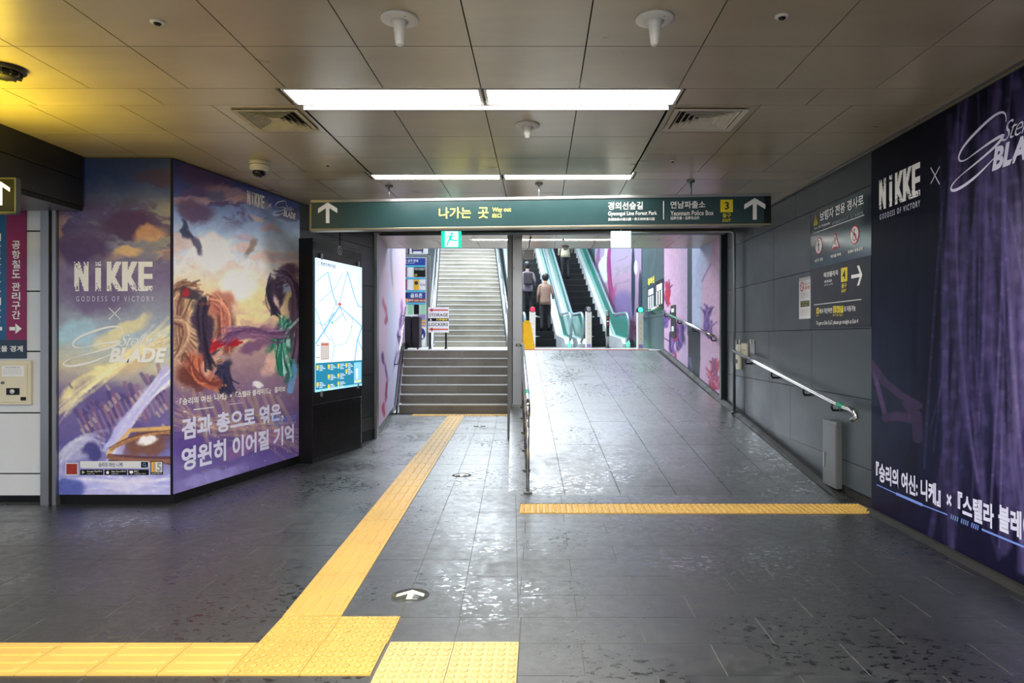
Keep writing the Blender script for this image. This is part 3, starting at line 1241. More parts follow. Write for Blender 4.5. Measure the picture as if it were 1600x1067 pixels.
def air_vent(x0, x1, y0, y1, label, dirt):
    cx, cy = (x0 + x1) / 2, (y0 + y1) / 2
    w, d = (x1 - x0) / 2, (y1 - y0) / 2
    t = thing('air_vent', label, 'air vent', (cx, cy, CZ), 0, None)

    def rim(s0, s1, z0, z1):
        """square cone ring from half-size s0 at z0 to s1 at z1 (fractions)"""
        v = []
        for (s, z) in ((s0, z0), (s1, z1)):
            v += [(-w * s, -d * s, z), (w * s, -d * s, z), (w * s, d * s, z), (-w * s, d * s, z)]
        v += [(p[0], p[1], p[2] + 0.004) for p in v]
        f = []
        for i in range(4):
            j = (i + 1) % 4
            f += [(i, j, 4 + j, 4 + i), (8 + j, 8 + i, 12 + i, 12 + j), (i, 8 + i, 8 + j, j), (4 + i, 4 + j, 12 + j, 12 + i)]
        return v, f
    mb = MB()
    mb.add(*rim(1.03, 0.88, -0.012, -0.008))
    mb.build('frame', M[dirt], t)
    for k, s in enumerate((0.84, 0.68, 0.52, 0.36)):
        mb = MB()
        mb.add(*rim(s, s - 0.13, -0.010, 0.022))
        mb.build('louvre', M[dirt], t)
    MB().box(-w * 0.18, w * 0.18, -d * 0.18, d * 0.18, -0.004, 0.0).build('centre_plate', M[dirt], t)
    MB().box(-w, w, -d, d, 0.030, 0.034).build('duct', M['joint'], t)
    return t


M['vent'] = simple('vent_dusty', (190, 182, 152), 0.5, var=0.25, scale=10)
air_vent(-2.075, -1.635, 4.59, 5.04, 'dusty square ceiling air vent left of the strip lights', 'vent')
air_vent(0.915, 1.40, 4.58, 5.04, 'square ceiling air vent right of the strip lights', 'offwhite')


def antenna(x, y, z, h, r, taper, label, grp='white ceiling antennas'):
    t = thing('ceiling_antenna', label, 'ceiling antenna', (x, y, z), 0, grp)
    MB().lathe([(r, 0.0), (r, -0.008), (r * 0.9, -0.012), (r * 0.5, -0.016)], (0, 0, 0), 32).build('base_plate', M['white'], t)
    MB().lathe([(r * 0.5, -0.014), (0.032, -0.03), (0.027, -0.06), (taper, -h + 0.006), (taper * 0.8, -h)], (0, 0, 0), 24).build('horn', M['white'], t)
    MB().lathe([(0.004, -0.012), (0.004, -0.0145)], (r * 0.4, -r * 0.55, 0), 8).build('screw', M['steeldull'], t)
    return t


antenna(-0.675, 3.29, CZ, 0.13, 0.090, 0.019, 'left of two large white horn shaped antennas near the camera')
antenna(0.555, 3.29, CZ, 0.13, 0.092, 0.019, 'right of two large white horn shaped antennas near the camera')
antenna(-0.086, 4.84, CZ - DROP, 0.095, 0.088, 0.016, 'small white cone antenna on the lowered ceiling between the lights')


def sprinkler(x, y, label, r=0.034):
    t = thing('ceiling_sensor', label, 'sensor', (x, y, CZ), 0, 'small round ceiling sensors')
    MB().lathe([(r, 0.0), (r * 0.95, -0.006), (r * 0.6, -0.009)], (0, 0, 0), 20).build('collar', M['white'], t)
    MB().lathe([(r * 0.55, -0.009), (r * 0.4, -0.016)], (0, 0, 0), 14).build('nozzle', M['black'], t)


def ceil_at(px, py):
    Y = (CZ - EYE) * F / (HOR - py)
    return (px - VPX) * Y / F, Y


for px, py, lb in ((246, 34, 'small white ceiling sensor in the upper left corner'), (1222, 25, 'small white ceiling sensor in the upper right corner'),
                   (1051, 251, 'tiny ceiling sensor right of the far strip lights'), (512, 257, 'tiny ceiling sensor left of the far strip lights')):
    x, y = ceil_at(px, py)
    sprinkler(x, y, lb, 0.034 if py < 100 else 0.026)
x, y = ceil_at(6, 106)
t = thing('smoke_detector', 'dark ribbed smoke detector at the left edge of the ceiling', 'smoke detector', (x, y, CZ))
MB().lathe([(0.105, 0.0), (0.108, -0.018), (0.10, -0.024)], (0, 0, 0), 28).build('base', M['darkgrey'], t)
MB().lathe([(0.085, -0.022), (0.08, -0.045), (0.05, -0.058)], (0, 0, 0), 28).build('chamber', M['black'], t)
for k in range(12):
    a = 2 * PI * k / 12
    MB().box(0.045, 0.088, -0.004, 0.004, -0.05, -0.024).build('rib', M['darkgrey'], t).rotation_euler = (0, 0, a)

x, y = ceil_at(405, 252)
t = thing('dome_camera', 'cream dome surveillance camera with a dark smoked bubble on the ceiling', 'camera', (x, y, CZ))
MB().lathe([(0.082, 0.0), (0.082, -0.036), (0.080, -0.038), (0.080, -0.068), (0.060, -0.088)], (0, 0, 0), 32).build('housing', M['offwhite'], t)
MB().lathe([(0.056, -0.086), (0.055, -0.105), (0.045, -0.125), (0.028, -0.137), (0.008, -0.142)], (0, 0, 0), 28).build('dome', M['blackgloss'], t)
MB().lathe([(0.0825, -0.034), (0.0825, -0.038)], (0, 0, 0), 32).build('seam_ring', M['darkgrey'], t)

# ------------------------------------------------------------------ walls
def wall_body(name, pl, z0, z1, thick, mat, u0=0.0, u1=None, out=-0.02):
    """slab behind the plane"""
    r = sroot(name, pl.pt(0, 0, 0), pl.rot)
    u1 = pl.len if u1 is None else u1
    MB().box(u0, u1, -out, -out + thick, z0, z1).build('wall_core', mat, r)
    return r


def panels(root, rows, mat='wall', z_extra=0.0, gap=0.003, cuts=None):
    for (z0, z1, us) in rows:
        for a, b in zip(us, us[1:]):
            MB().box(a + gap, b - gap, 0.0, 0.02, z0 + gap, z1 - gap).build('wall_panel', M[mat], root)


# right wall beside the ramp
wr = wall_body('wall_right', PS, -0.05, CZ, 0.12, M['joint'], out=-0.02)
uY = PS.uY
E = PS.len
panels(wr, [(0.10, 0.33, [uY(6.45), E]), (0.33, 0.91, [0.0, uY(8.9), uY(7.35), E]), (0.91, 1.50, [0.0, uY(9.35), uY(8.0), uY(6.8), E]),
            (1.50, 2.09, [0.0, uY(9.38), uY(8.92), uY(7.85), uY(6.83), E]), (2.09, 2.68, [0.0, uY(9.38), uY(7.85), uY(6.83), E]),
            (2.68, CZ, [0.0, uY(8.6), uY(7.2), E])])
MB().box(uY(9.6), uY(6.45), 0.0, 0.02, 0.0, 0.33).build('wall_panel', M['wall'], wr)
wr2 = wall_body('wall_right_near', PR, -0.05, CZ, 0.12, M['joint'], u0=0.0, u1=9.6, out=-0.02)
MB().box(0.0, 9.6, -0.0, 0.02, 0.0, CZ).build('wall_panel', M['wall'], wr2)

# left wall between kiosk and opening, and behind the pillar skins
wl = wall_body('wall_left', PC, 0.0, CZ, 0.12, M['joint'], out=-0.02)
L = PC.len
panels(wl, [(0.14, 0.33, [0.0, L]), (0.33, 0.91, [0.0, 1.0, L]), (0.91, 1.52, [0.0, 0.9, L]), (1.52, 2.14, [0.0, 0.3, 1.25, L]), (2.14, 2.68, [0.0, 0.9, L]), (2.68, CZ, [0.0, 0.45, L])])
struct(MB().box(PC.uY(8.0), L, -0.004, 0.02, 0.0, 0.14).build('baseboard_left', M['black'], wl))

# the pillar with the printed skins
pil = sroot('wall_pillar', (0, 0, 0), 0, 'pillar skinned with two printed panels')
MB().prism([(-4.16, 5.86), (-3.145, 5.86), (-2.76, 7.76), (-3.4, 9.0), (-4.16, 9.0)], 0.0, CZ).build('pillar_core', M['black'], pil)
MB().prism([(-4.12, 5.845), (-3.13, 5.845), (-2.72, 7.76), (-2.9, 7.80), (-4.12, 6.2)], 0.0, 0.085).build('plinth', M['black'], pil)

# left background: white enamel wall, steel frame, bulkhead
PW = Plane((-6.2, 5.90), (-4.22, 5.90))
ww = sroot('wall_back', PW.pt(0, 0, 0), PW.rot)
MB().box(0.0, PW.len + 0.1, 0.02, 0.12, 0.0, CZ).build('wall_core', M['joint'], ww)
zs = [0.11, 0.60, 1.10, 1.62, 2.10, 2.62]
zl = [PW.at(35, 775)[1], PW.at(35, 740)[1], PW.at(35, 645)[1], PW.at(60, 549)[1], PW.at(60, 455)[1], PW.at(60, 361)[1], 2.66]
for a, b in zip(zl, zl[1:]):
    for u0, u1 in ((0.0, 1.0), (1.0, PW.len)):
        MB().box(u0 + 0.002, u1 - 0.002, 0.0, 0.02, a + 0.006, b - 0.006).build('enamel_panel', M['enamel'], ww)
MB().box(0.0, PW.len, -0.002, 0.02, 0.0, zl[0]).build('skirting', M['black'], ww)
struct(MB().box(-4.235, -4.165, 5.79, 5.93, 0.0, 2.62).build('trim_5', M['steel']), 'steel upright left of the pillar')
struct(MB().box(-4.165, -4.135, 5.83, 5.93, 0.0, 2.62).build('trim_6', M['black']))
struct(MB().box(-4.135, -4.103, 5.79, 5.93, 0.0, 2.62).build('trim_7', M['steel']))
bh = sroot('wall_bulkhead', (0, 0, 0), 0, 'dark bulkhead over the white wall')
MB().box(-7.4, -3.895, -3.0, 5.80, 2.50, 2.60).build('bulkhead_soffit', M['steeldull'], bh)
yy = [5.79, 4.2, 2.6, 1.0, -0.6, -3.0]
for a, b in zip(yy[1:], yy):
    MB().box(-3.90, -3.87, a + 0.002, b - 0.002, 2.535, 2.755).build('fascia_board', M['bulk'], bh)
    MB().box(-3.90, -3.87, a + 0.002, b - 0.002, 2.762, CZ - 0.002).build('fascia_board', M['bulk'], bh)
MB().box(-3.90, -3.885, -3.0, 5.80, 2.50, CZ).build('fascia_core', M['joint'], bh)
struct(MB().box(-4.25, -3.9, 5.70, 5.80, 2.58, 2.66).build('trim_8', M['steeldull'], bh))

# opening: jambs, header, passage walls and its ceiling
jl = sroot('door_1', (-2.33, 9.70, 0), 0, 'steel framed opening of the passage')
MB().box(-2.36, -2.30, 9.66, 9.76, 0.0, 2.90).build('jamb', M['steel'], jl, world=True)
MB().box(2.60, 2.66, 9.78, 9.86, 0.5, 2.90).build('jamb', M['darkgrey'], jl, world=True)
MB().box(2.645, 2.66, 9.70, 9.78, 0.45, 2.90).build('jamb', M['black'], jl, world=True)
MB().box(-2.36, 2.66, 9.66, 9.80, 2.895, CZ).build('lintel', M['darkgrey'], jl, world=True)
MB().box(-2.36, 2.62, 9.64, 9.66, 2.885, 2.905).build('lintel_edge', M['steel'], jl, world=True)
pd = wall_body('wall_passage_left', PD, 0.0, 6.8, 0.1, M['wall'], out=-0.012, u0=0.02)
pt = wall_body('wall_passage_right', PT, 0.0, 6.8, 0.1, M['wall'], out=-0.012)
pu = wall_body('wall_hall_right', PU, LAND, 6.8, 0.1, M['joint'], out=-0.02)
for a, b in ((0, 1.05), (1.05, 2.1), (2.1, PU.len)):
    for z0, z1 in ((LAND, 1.9), (1.9, 2.7), (2.7, 3.9), (3.9, 5.2)):
        MB().box(a + 0.004, b - 0.004, 0.0, 0.02, z0 + 0.004, z1 - 0.004).build('wall_panel', M['tealwall'], pu)
pv = wall_body('wall_escalator_right', PV, LAND, 6.8, 0.1, M['tealwall'], out=-0.0)
pc = sroot('ceiling_passage')
MB().box(-2.8, 3.0, 9.8, 11.2, 2.93, 3.2).build('ceiling_void', M['ceilback'], pc)
for y0, y1 in ((9.80, 10.18), (10.42, 10.80), (10.80, 11.2)):
    for x0, x1 in zip([-2.75] + XS[8:], XS[8:] + [2.9]):
        MB().box(x0 + G, x1 - G, y0 + G, y1 - G, 2.90, 2.92).build('ceiling_panel', M['ceil'], pc)
for x0, x1 in ((-2.75, -1.6), (-1.6, -1.04), (1.12, 1.8), (1.8, 2.9)):
    MB().box(x0 + G, x1 - G, 10.18 + G, 10.42 - G, 2.90, 2.92).build('ceiling_panel', M['ceil'], pc)
for x0, x1, lb in ((-1.02, -0.42, 'short strip light in the passage ceiling, left of the steel post'), (-0.38, 0.34, 'strip light in the passage ceiling, just right of the steel post'),
                   (0.38, 1.08, 'strip light in the passage ceiling, nearest the white lit sign')):
    t = thing('ceiling_light', lb, 'ceiling light', ((x0 + x1) / 2, 10.3, 2.9), 0, 'passage strip lights')
    w = (x1 - x0) / 2
    MB().box(-w, w, -0.07, 0.07, 0.006, 0.012).build('diffuser', M['lamp2'], t)
    MB().box(-w, w, -0.10, -0.07, 0.0, 0.02).box(-w, w, 0.07, 0.10, 0.0, 0.02).build('frame', M['white'], t)
t = thing('smoke_detector', 'small white domed detector on the passage ceiling edge', 'smoke detector', (0.42, 11.05, 2.90))
MB().lathe([(0.06, 0), (0.06, -0.015), (0.045, -0.02)], (0, 0, 0), 20).build('base', M['offwhite'], t)
MB().lathe([(0.042, -0.02), (0.035, -0.05), (0.02, -0.058)], (0, 0, 0), 20).build('dome', M['white'], t)
struct(MB().box(-3.2, 2.8, 11.2, 11.3, 2.90, 6.8).build('wall_header', M['hallwall']), 'wall over the end of the passage')
hall = sroot('wall_hall', (0, 0, 0), 0)
MB().box(-6.5, 3.2, 30.0, 30.2, LAND, 8.5).box(-6.6, -6.5, 16.6, 30.2, LAND, 8.5).box(-6.6, -3.25, 16.55, 16.65, LAND + 2.6, 8.5).build('wall_core', M['hallwall'], hall)
struct(MB().box(-6.6, 3.4, 11.3, 30.2, 6.8, 7.0).build('ceiling_hall', M['hallwall']))
struct(MB().box(2.5, 3.4, 25.6, 30.2, LAND, 6.8).build('wall_hall_end', M['hallwall']))

# guide pipe that frames the opening
t = thing('guide_pipe', 'thin steel pipe down the right wall and along the top of the opening', 'pipe', (2.60, 9.12, 0.45))
MB().tube([(2.60, 9.12, 0.42), (2.60, 9.12, 2.80), (2.59, 9.13, 2.83), (2.56, 9.15, 2.845), (-2.20, 9.40, 2.845)], 0.02, 10).build('pipe', M['steel'], t, world=True)
MB().lathe([(0.04, 0.0), (0.04, 0.01)], (2.60, 9.12, 0.425), 16).build('foot_flange', M['steeldull'], t, world=True)

# the steel post in the opening
t = thing('steel_post', 'broad brushed steel post standing between the stairs and the ramp', 'post', (-0.34, 9.66, 0))
MB().box(-0.452, -0.385, 9.60, 9.84, 0.0, 2.90).build('post_cover', M['steeldull'], t, world=True, bevel=0.004)
MB().box(-0.381, -0.244, 9.62, 9.84, ramp_z(9.6) + 0.0, 2.90).build('post_cover', M['steel'], t, world=True, bevel=0.004)
for zz in (0.9, 1.4, 1.9, 2.4):
    MB().lathe([(0.006, 0), (0.006, 0.003)], (0, 0, 0), 8).build('screw', M['steeldull'], t, loc=(-0.02, -0.061, zz)).rotation_euler = (PI / 2, 0, 0)
t['label'] = 'broad brushed steel post standing between the stairs and the ramp'

# ------------------------------------------------------------------ handrail on the left of the ramp
t = thing('ramp_handrail', 'polished steel handrail on posts along the left edge of the ramp', 'handrail', (-0.11, 6.22, 0))
RX = lambda Y: -0.105 - 0.0381 * (Y - 6.2)
pts = [(RX(Yk), Yk, ramp_z(Yk) + 0.84) for Yk in (9.62, 8.5, 7.5, 6.6)] + [(RX(6.30), 6.30, 0.845), (RX(6.2), 6.20, 0.82), (RX(6.15), 6.15, 0.775), (RX(6.16), 6.17, 0.73), (RX(6.22), 6.23, 0.70)]
MB().tube(pts, 0.021, 12).build('rail', M['chrome'], t, world=True)
MB().tube([(RX(6.62), 6.62, ramp_z(6.62) + 0.841), (RX(6.50), 6.50, ramp_z(6.5) + 0.838)], 0.0225, 12).build('tape_band', M['greentape'], t, world=True, label='green tape band')
MB().tube([(RX(9.62), 9.62, ramp_z(9.62) + 0.84), (RX(9.6) - 0.10, 9.62, ramp_z(9.62) + 0.84)], 0.02, 10).build('wall_bracket', M['chrome'], t, world=True)
for Yk in (6.24, 6.86, 7.52, 8.22, 8.90, 9.50):
    z0 = ramp_z(Yk)
    MB().tube([(RX(Yk), Yk, z0), (RX(Yk), Yk, z0 + 0.83)], 0.016, 10).build('post', M['chrome'], t, world=True)
    MB().box(RX(Yk) - 0.04, RX(Yk) + 0.04, Yk - 0.04, Yk + 0.04, z0 - 0.002, z0 + 0.010).build('foot_plate', M['steeldull'], t, world=True, bevel=0.002)


# ------------------------------------------------------------------ wall mounted handrails
def wall_rail(name, label, pts, brackets, plane_n, tape=None, rr=0.021):
    t = thing(name, label, 'handrail', tuple(pts[0]))
    MB().tube(pts, rr, 12).build('rail', M['chrome'], t, world=True)
    n = Vector(plane_n)
    for b in brackets:
        p = Vector(b)
        q = p - n * 0.09
        MB().tube([p + Vector((0, 0.0, -0.015)), p + Vector((0, 0.012, -0.06)), p + Vector((0, 0.03, -0.085)) - n * 0.02, q + Vector((0, 0.05, -0.085)), q + Vector((0, 0.06, -0.07)) + n * -0.005], 0.011, 8).build('bracket', M['darkgrey'], t, world=True)
        MB().tube([q + Vector((0, 0.06, -0.07)) + n * 0.012, q + Vector((0, 0.06, -0.07)) - n * 0.004], 0.03, 12).build('rose', M['steeldull'], t, world=True)
    if tape:
        MB().tube(tape, rr + 0.0015, 12).build('tape_band', M['greentape'], t, world=True, label='green tape band')
    return t


def onrail(px, py, off=0.09):
    u, z = PS.at(px, py)
    # shift to a line standing off the wall
    X0 = 2.73 - off
    k = (px - VPX) / F
    Yv = (X0 + 0.0167 * 5.6) / (k + 0.0167)
    return Vector((k * Yv, Yv, EYE + (HOR - py) * Yv / F))


a, b = onrail(1146, 548), onrail(1318, 636)
lerp = lambda t_: a.lerp(b, t_)
e1, e2, e3, e4 = onrail(1328, 639), onrail(1336, 644), onrail(1338, 652), onrail(1334, 656)
wall_rail('mounted_handrail', 'steel handrail on the right wall beside the ramp, curled end with green tape', [a, lerp(0.3), lerp(0.6), b, e1, e2, e3, e4 + Vector((-0.02, 0.0, 0))],
          [lerp(0.16), lerp(0.45), lerp(0.73), lerp(0.93)], (-1, 0, 0), [lerp(0.965), lerp(1.0)])
a2 = Vector((2.57, 14.2, EYE + (HOR - 487) * 14.2 / F))
k = (1117 - VPX) / F
b2 = Vector((2.57, 2.57 / k, EYE + (HOR - 526) * (2.57 / k) / F))
l2 = lambda t_: a2.lerp(b2, t_)
wall_rail('mounted_handrail', 'steel handrail across the pink advert on the right passage wall', [a2, l2(0.5), b2], [l2(0.04), l2(0.36), l2(0.66), l2(0.95)], (-1, 0, 0))
wall_rail('mounted_handrail', 'short dark handrail on the teal wall behind the ramp top', [Vector((2.57, 17.2, LAND + 0.85)), Vector((2.57, 14.7, LAND + 0.95))], [Vector((2.57, 15.6, LAND + 0.9))], (-1, 0, 0))
q0 = Vector(PD.pt(PD.uY(11.6), 0.09, 0)); q1 = Vector(PD.pt(PD.uY(15.2), 0.09, 0))
q0.z, q1.z = 0.90, LAND + 0.95
q0m = Vector(PD.pt(PD.uY(12.6), 0.09, 0.95))
nD = Vector((PD.d.y, -PD.d.x, 0))
wall_rail('mounted_handrail', 'slim steel handrail climbing beside the lower stairs on the left wall', [q0m, q0m.lerp(q1, 0.5), q1], [q0m.lerp(q1, 0.05), q0m.lerp(q1, 0.5), q0m.lerp(q1, 0.9)], nD, rr=0.018)
struct(MB().prism([(12.7, 0.0), (12.95, 0.0), (15.0, LAND), (16.6, LAND), (16.6, LAND + 0.16), (14.6, LAND + 0.14), (12.7, 0.16)], -2.70, -2.66, 'x').build('baseboard_stairs', M['black']))
bs = bpy.data.objects['baseboard_stairs']
bs.location = (0, 0, 0)
for v in bs.data.vertices:
    v.co.x = -2.69 - 0.14 * (v.co.y - 12.83) + (0.02 if v.co.x > -2.68 else 0)

# ------------------------------------------------------------------ stuff built on the walls, signs etc. follow
# ================================================================== PRINTED ADVERTS
def paint_A(U, Z):
    X, Y = topix(PA)(U, Z)
    P = Paint(X, Y, 26, 3, 0.035)
    P.vgrad([(235, (34, 44, 84)), (270, (44, 58, 104)), (320, (92, 100, 122)), (370, (134, 136, 142)), (430, (120, 104, 128)), (480, (140, 140, 150)), (530, (168, 186, 190)), (575, (196, 186, 150)),
             (620, (120, 104, 140)), (690, (96, 86, 138)), (740, (150, 146, 190)), (775, (176, 172, 208))])
    n = fbm(X * 0.02, Y * 0.045, 9)
    P.over((60, 66, 118), sstep(160, 92, X) * sstep(420, 300, Y) * 0.7)
    P.over((158, 150, 120), sstep(200, 268, X) * sstep(300, 330, Y) * sstep(420, 380, Y) * 0.7)
    up_ = sstep(430, 380, Y)
    P.clouds(0.022, 0.05, 77, 0.50, 0.60, (84, 66, 96), 0.7, up_ * sstep(300, 330, Y))
    P.clouds(0.022, 0.05, 78, 0.58, 0.64, (206, 164, 122), 0.6, up_ * sstep(320, 350, Y))
    P.blob(250, 275, 40, 14, (62, 50, 74), 0.8)
    P.blob(205, 352, 55, 22, (82, 60, 84), 0.95)
    P.blob(235, 366, 34, 14, (222, 168, 108), 0.75)
    P.blob(200, 392, 26, 11, (226, 186, 120), 0.8)
    P.blob(130, 390, 50, 28, (84, 66, 98), 0.95)
    P.blob(200, 315, 12, 8, (84, 80, 92), 0.8)
    P.blob(150, 455, 60, 40, (104, 84, 112), 0.7)
    P.blob(120, 520, 40, 26, (164, 200, 206), 0.7, -20)
    P.blob(190, 520, 60, 14, (232, 214, 150), 0.75, -28)
    P.blob(150, 590, 85, 12, (240, 226, 150), 0.85, -35)
    P.blob(220, 555, 60, 20, (206, 176, 128), 0.7, -30)
    P.blob(180, 640, 70, 42, (96, 80, 128), 0.8, 40)
    for k in range(16):                        # a slanting far skyline
        t_ = k / 15.0
        P.line(118 + 130 * t_, 640 - 70 * t_ + (k % 3) * 8, 134 + 130 * t_, 662 - 66 * t_ + (k % 4) * 14, 4 + (k % 3) * 2, (134, 92, 120) if k % 2 else (74, 60, 104), 0.55, 2)
        P.line(124 + 120 * t_, 655 - 50 * t_, 140 + 120 * t_, 690 - 50 * t_, 2, (186, 150, 140), 0.4, 1.5)
    for k in range(40):
        a_, b_ = (k * 37) % 150, (k * 53) % 90
        P.line(110 + a_, 600 + b_, 114 + a_, 606 + b_, 2 + k % 3, (214, 190, 150) if k % 3 else (60, 50, 92), 0.5, 1)
    P.strands(26, (268, 582), (240, 610), (205, 640), (175, 712), 6, [(214, 210, 238), (176, 172, 214), (232, 230, 246)], (2, 7), (0.3, 0.7), 5, 1.4)
    P.strands(20, (96, 640), (140, 600), (200, 560), (268, 515), 9, [(244, 232, 160), (226, 206, 150), (250, 240, 190)], (1, 5), (0.1, 0.28), 6, 1.0)
    P.strands(14, (96, 730), (110, 690), (140, 680), (160, 690), 6, [(196, 196, 206), (160, 150, 190)], (1, 4), (0.3, 0.6), 8, 1.0)
    P.blob(222, 630, 62, 10, (200, 196, 230), 0.5, -48)
    P.blob(190, 680, 40, 10, (190, 186, 226), 0.8, -55)
    P.blob(120, 700, 36, 18, (186, 186, 200), 0.6, -30)
    P.blob(145, 705, 18, 16, (66, 62, 112), 0.9)
    P.blob(232, 694, 44, 24, (120, 78, 58), 0.95, -12)
    P.poly([(170, 710), (205, 672), (268, 668)], 4, (214, 170, 96), 0.9, 2)
    P.poly([(172, 712), (225, 716), (268, 716)], 5, (92, 56, 54), 0.9, 2)
    P.strands(12, (175, 700), (205, 680), (235, 672), (268, 676), 2.5, [(222, 178, 104), (160, 110, 70), (96, 62, 54)], (1, 2.5), (0.5, 0.9), 9, 1.0)
    P.strands(8, (172, 716), (205, 720), (235, 718), (268, 722), 2.5, [(90, 60, 56), (140, 96, 70)], (1, 2.5), (0.5, 0.9), 10, 1.0)
    P.blob(233, 692, 24, 8, (236, 232, 224), 0.95, -8)
    P.strands(16, (100, 760), (150, 745), (200, 770), (268, 750), 9, [(222, 220, 238), (180, 176, 214), (150, 150, 204)], (2, 6), (0.2, 0.5), 12, 1.0)
    P.blob(110, 762, 36, 18, (66, 74, 142), 0.8)
    P.blob(205, 755, 50, 14, (206, 200, 224), 0.8)
    P.C = (P.C - 110) * 1.12 + np.array([120, 123, 134])
    P.C = P.C * (0.93 + 0.14 * fbm(X * 0.12, Y * 0.2, 21)[..., None])
    return P.C


def paint_B(U, Z):
    X, Y = topix(PB)(U, Z)
    P = Paint(X, Y, 24, 11, 0.04)
    P.vgrad([(235, (40, 44, 88)), (290, (58, 64, 116)), (330, (128, 146, 184)), (370, (180, 200, 220)), (410, (226, 222, 214)), (460, (240, 214, 160)), (520, (206, 170, 140)), (580, (150, 120, 126)),
             (640, (112, 88, 124)), (700, (92, 74, 130)), (775, (128, 118, 168))])
    P.clouds(0.022, 0.045, 91, 0.48, 0.58, (92, 70, 100), 0.75, sstep(370, 330, Y))
    P.clouds(0.022, 0.045, 92, 0.56, 0.62, (230, 186, 160), 0.6, sstep(290, 320, Y) * sstep(430, 400, Y))
    P.clouds(0.03, 0.06, 93, 0.54, 0.64, (250, 226, 150), 0.6, sstep(420, 450, Y) * sstep(560, 520, Y))
    P.blob(320, 275, 55, 22, (74, 56, 86), 0.9, 15)
    P.blob(300, 330, 40, 22, (96, 70, 92), 0.85, 20)
    P.blob(370, 305, 60, 14, (206, 160, 142), 0.55, 15)
    P.blob(420, 360, 22, 8, (190, 162, 178), 0.8)
    P.blob(380, 372, 20, 7, (196, 166, 180), 0.7)
    P.blob(435, 400, 26, 8, (198, 176, 176), 0.6)
    P.blob(445, 310, 50, 22, (58, 70, 130), 0.8, 20)
    P.blob(330, 395, 45, 30, (240, 238, 236), 0.8)
    P.blob(400, 470, 60, 22, (246, 216, 150), 0.8)
    P.blob(290, 360, 8, 20, (50, 52, 76), 0.85, -25)     # far drifting shapes
    P.blob(306, 385, 6, 26, (70, 64, 82), 0.8, -30)
    P.blob(335, 305, 14, 12, (84, 88, 112), 0.7, 40)
    P.blob(392, 385, 8, 18, (134, 104, 78), 0.75, 20)
    P.blob(372, 445, 34, 30, (255, 240, 220), 0.9, warp=False)
    P.blob(372, 446, 12, 12, (255, 255, 255), 1.0, warp=False)
    P.line(386, 408, 360, 486, 2, (255, 250, 240), 0.7, 4)
    # stand-in for the figures: flowing ribbons and soft forms in the same colours
    P.blob(268, 500, 24, 70, (170, 128, 92), 0.85, 12)
    P.blob(285, 560, 30, 60, (190, 144, 112), 0.8, -10)
    hb = [(120, 84, 62), (176, 132, 96), (222, 186, 146), (96, 64, 52), (204, 160, 122)]
    P.strands(46, (300, 450), (252, 445), (250, 500), (300, 530), 7, hb, (1, 3.5), (0.4, 0.85), 21, 1.0)
    P.strands(46, (280, 470), (262, 540), (290, 600), (330, 560), 8, hb, (1, 3.5), (0.4, 0.85), 22, 1.0)
    P.strands(20, (268, 500), (300, 500), (286, 545), (268, 560), 6, hb, (1, 2.5), (0.4, 0.8), 23, 1.0)
    P.blob(318, 520, 18, 62, (58, 44, 56), 0.95, -8)
    P.blob(345, 480, 24, 34, (176, 100, 74), 0.8, 10)
    P.blob(352, 520, 20, 40, (96, 52, 40), 0.85, -8)
    P.blob(296, 462, 24, 10, (64, 52, 58), 0.9, 20)
    P.blob(290, 460, 9, 7, (168, 40, 40), 0.9)
    P.blob(345, 535, 20, 8, (206, 50, 44), 0.9, 30)
    P.blob(312, 575, 30, 36, (168, 90, 66), 0.9, -20)
    P.blob(328, 570, 14, 22, (236, 190, 158), 0.85)
    P.blob(350, 590, 12, 30, (34, 32, 48), 0.9, 15)
    P.blob(300, 592, 30, 18, (92, 46, 34), 0.8, 20)
    P.blob(430, 460, 20, 34, (44, 30, 44), 0.95, 10)
    P.blob(448, 425, 20, 14, (96, 66, 82), 0.9, -25)
    P.blob(424, 480, 12, 20, (244, 206, 184), 0.9)
    P.blob(448, 452, 10, 16, (190, 200, 230), 0.85, 20)
    P.blob(440, 530, 22, 34, (24, 112, 78), 0.9, 25)
    P.blob(450, 520, 8, 26, (206, 232, 222), 0.8, 10)
    P.blob(426, 560, 10, 30, (228, 184, 160), 0.85, 30)
    P.blob(452, 580, 12, 26, (24, 96, 74), 0.85)
    P.blob(398, 540, 30, 14, (112, 70, 104), 0.8, -25)
    P.blob(386, 520, 44, 8, (126, 80, 110), 0.75, -12)
    P.blob(396, 600, 10, 6, (236, 236, 244), 0.9)
    P.line(452, 610, 466, 540, 8, (120, 170, 216), 0.8, 2)
    P.blob(460, 480, 8, 60, (70, 50, 70), 0.7)
    P.strands(26, (318, 470), (312, 500), (316, 540), (326, 570), 5, [(52, 40, 50), (84, 62, 66), (34, 28, 40)], (1, 4), (0.4, 0.8), 31, 1.0)
    P.strands(22, (330, 470), (352, 470), (356, 510), (346, 540), 6, [(196, 112, 80), (150, 80, 60), (110, 60, 48), (226, 160, 120)], (1, 3), (0.4, 0.8), 32, 1.0)
    P.strands(22, (300, 560), (296, 590), (320, 606), (340, 596), 6, [(180, 96, 62), (216, 138, 96), (120, 60, 44)], (1, 3), (0.4, 0.8), 33, 1.0)
    P.strands(8, (330, 545), (345, 530), (355, 545), (368, 535), 3, [(214, 52, 44), (160, 30, 34)], (2, 4), (0.6, 0.9), 34, 1.0)
    P.strands(30, (436, 432), (466, 424), (470, 480), (462, 560), 6, [(96, 72, 90), (60, 42, 60), (140, 110, 130)], (1, 3), (0.4, 0.8), 35, 1.0)
    P.strands(22, (424, 440), (412, 455), (420, 470), (428, 490), 4, [(36, 26, 38), (70, 52, 66)], (1, 3), (0.5, 0.9), 36, 1.0)
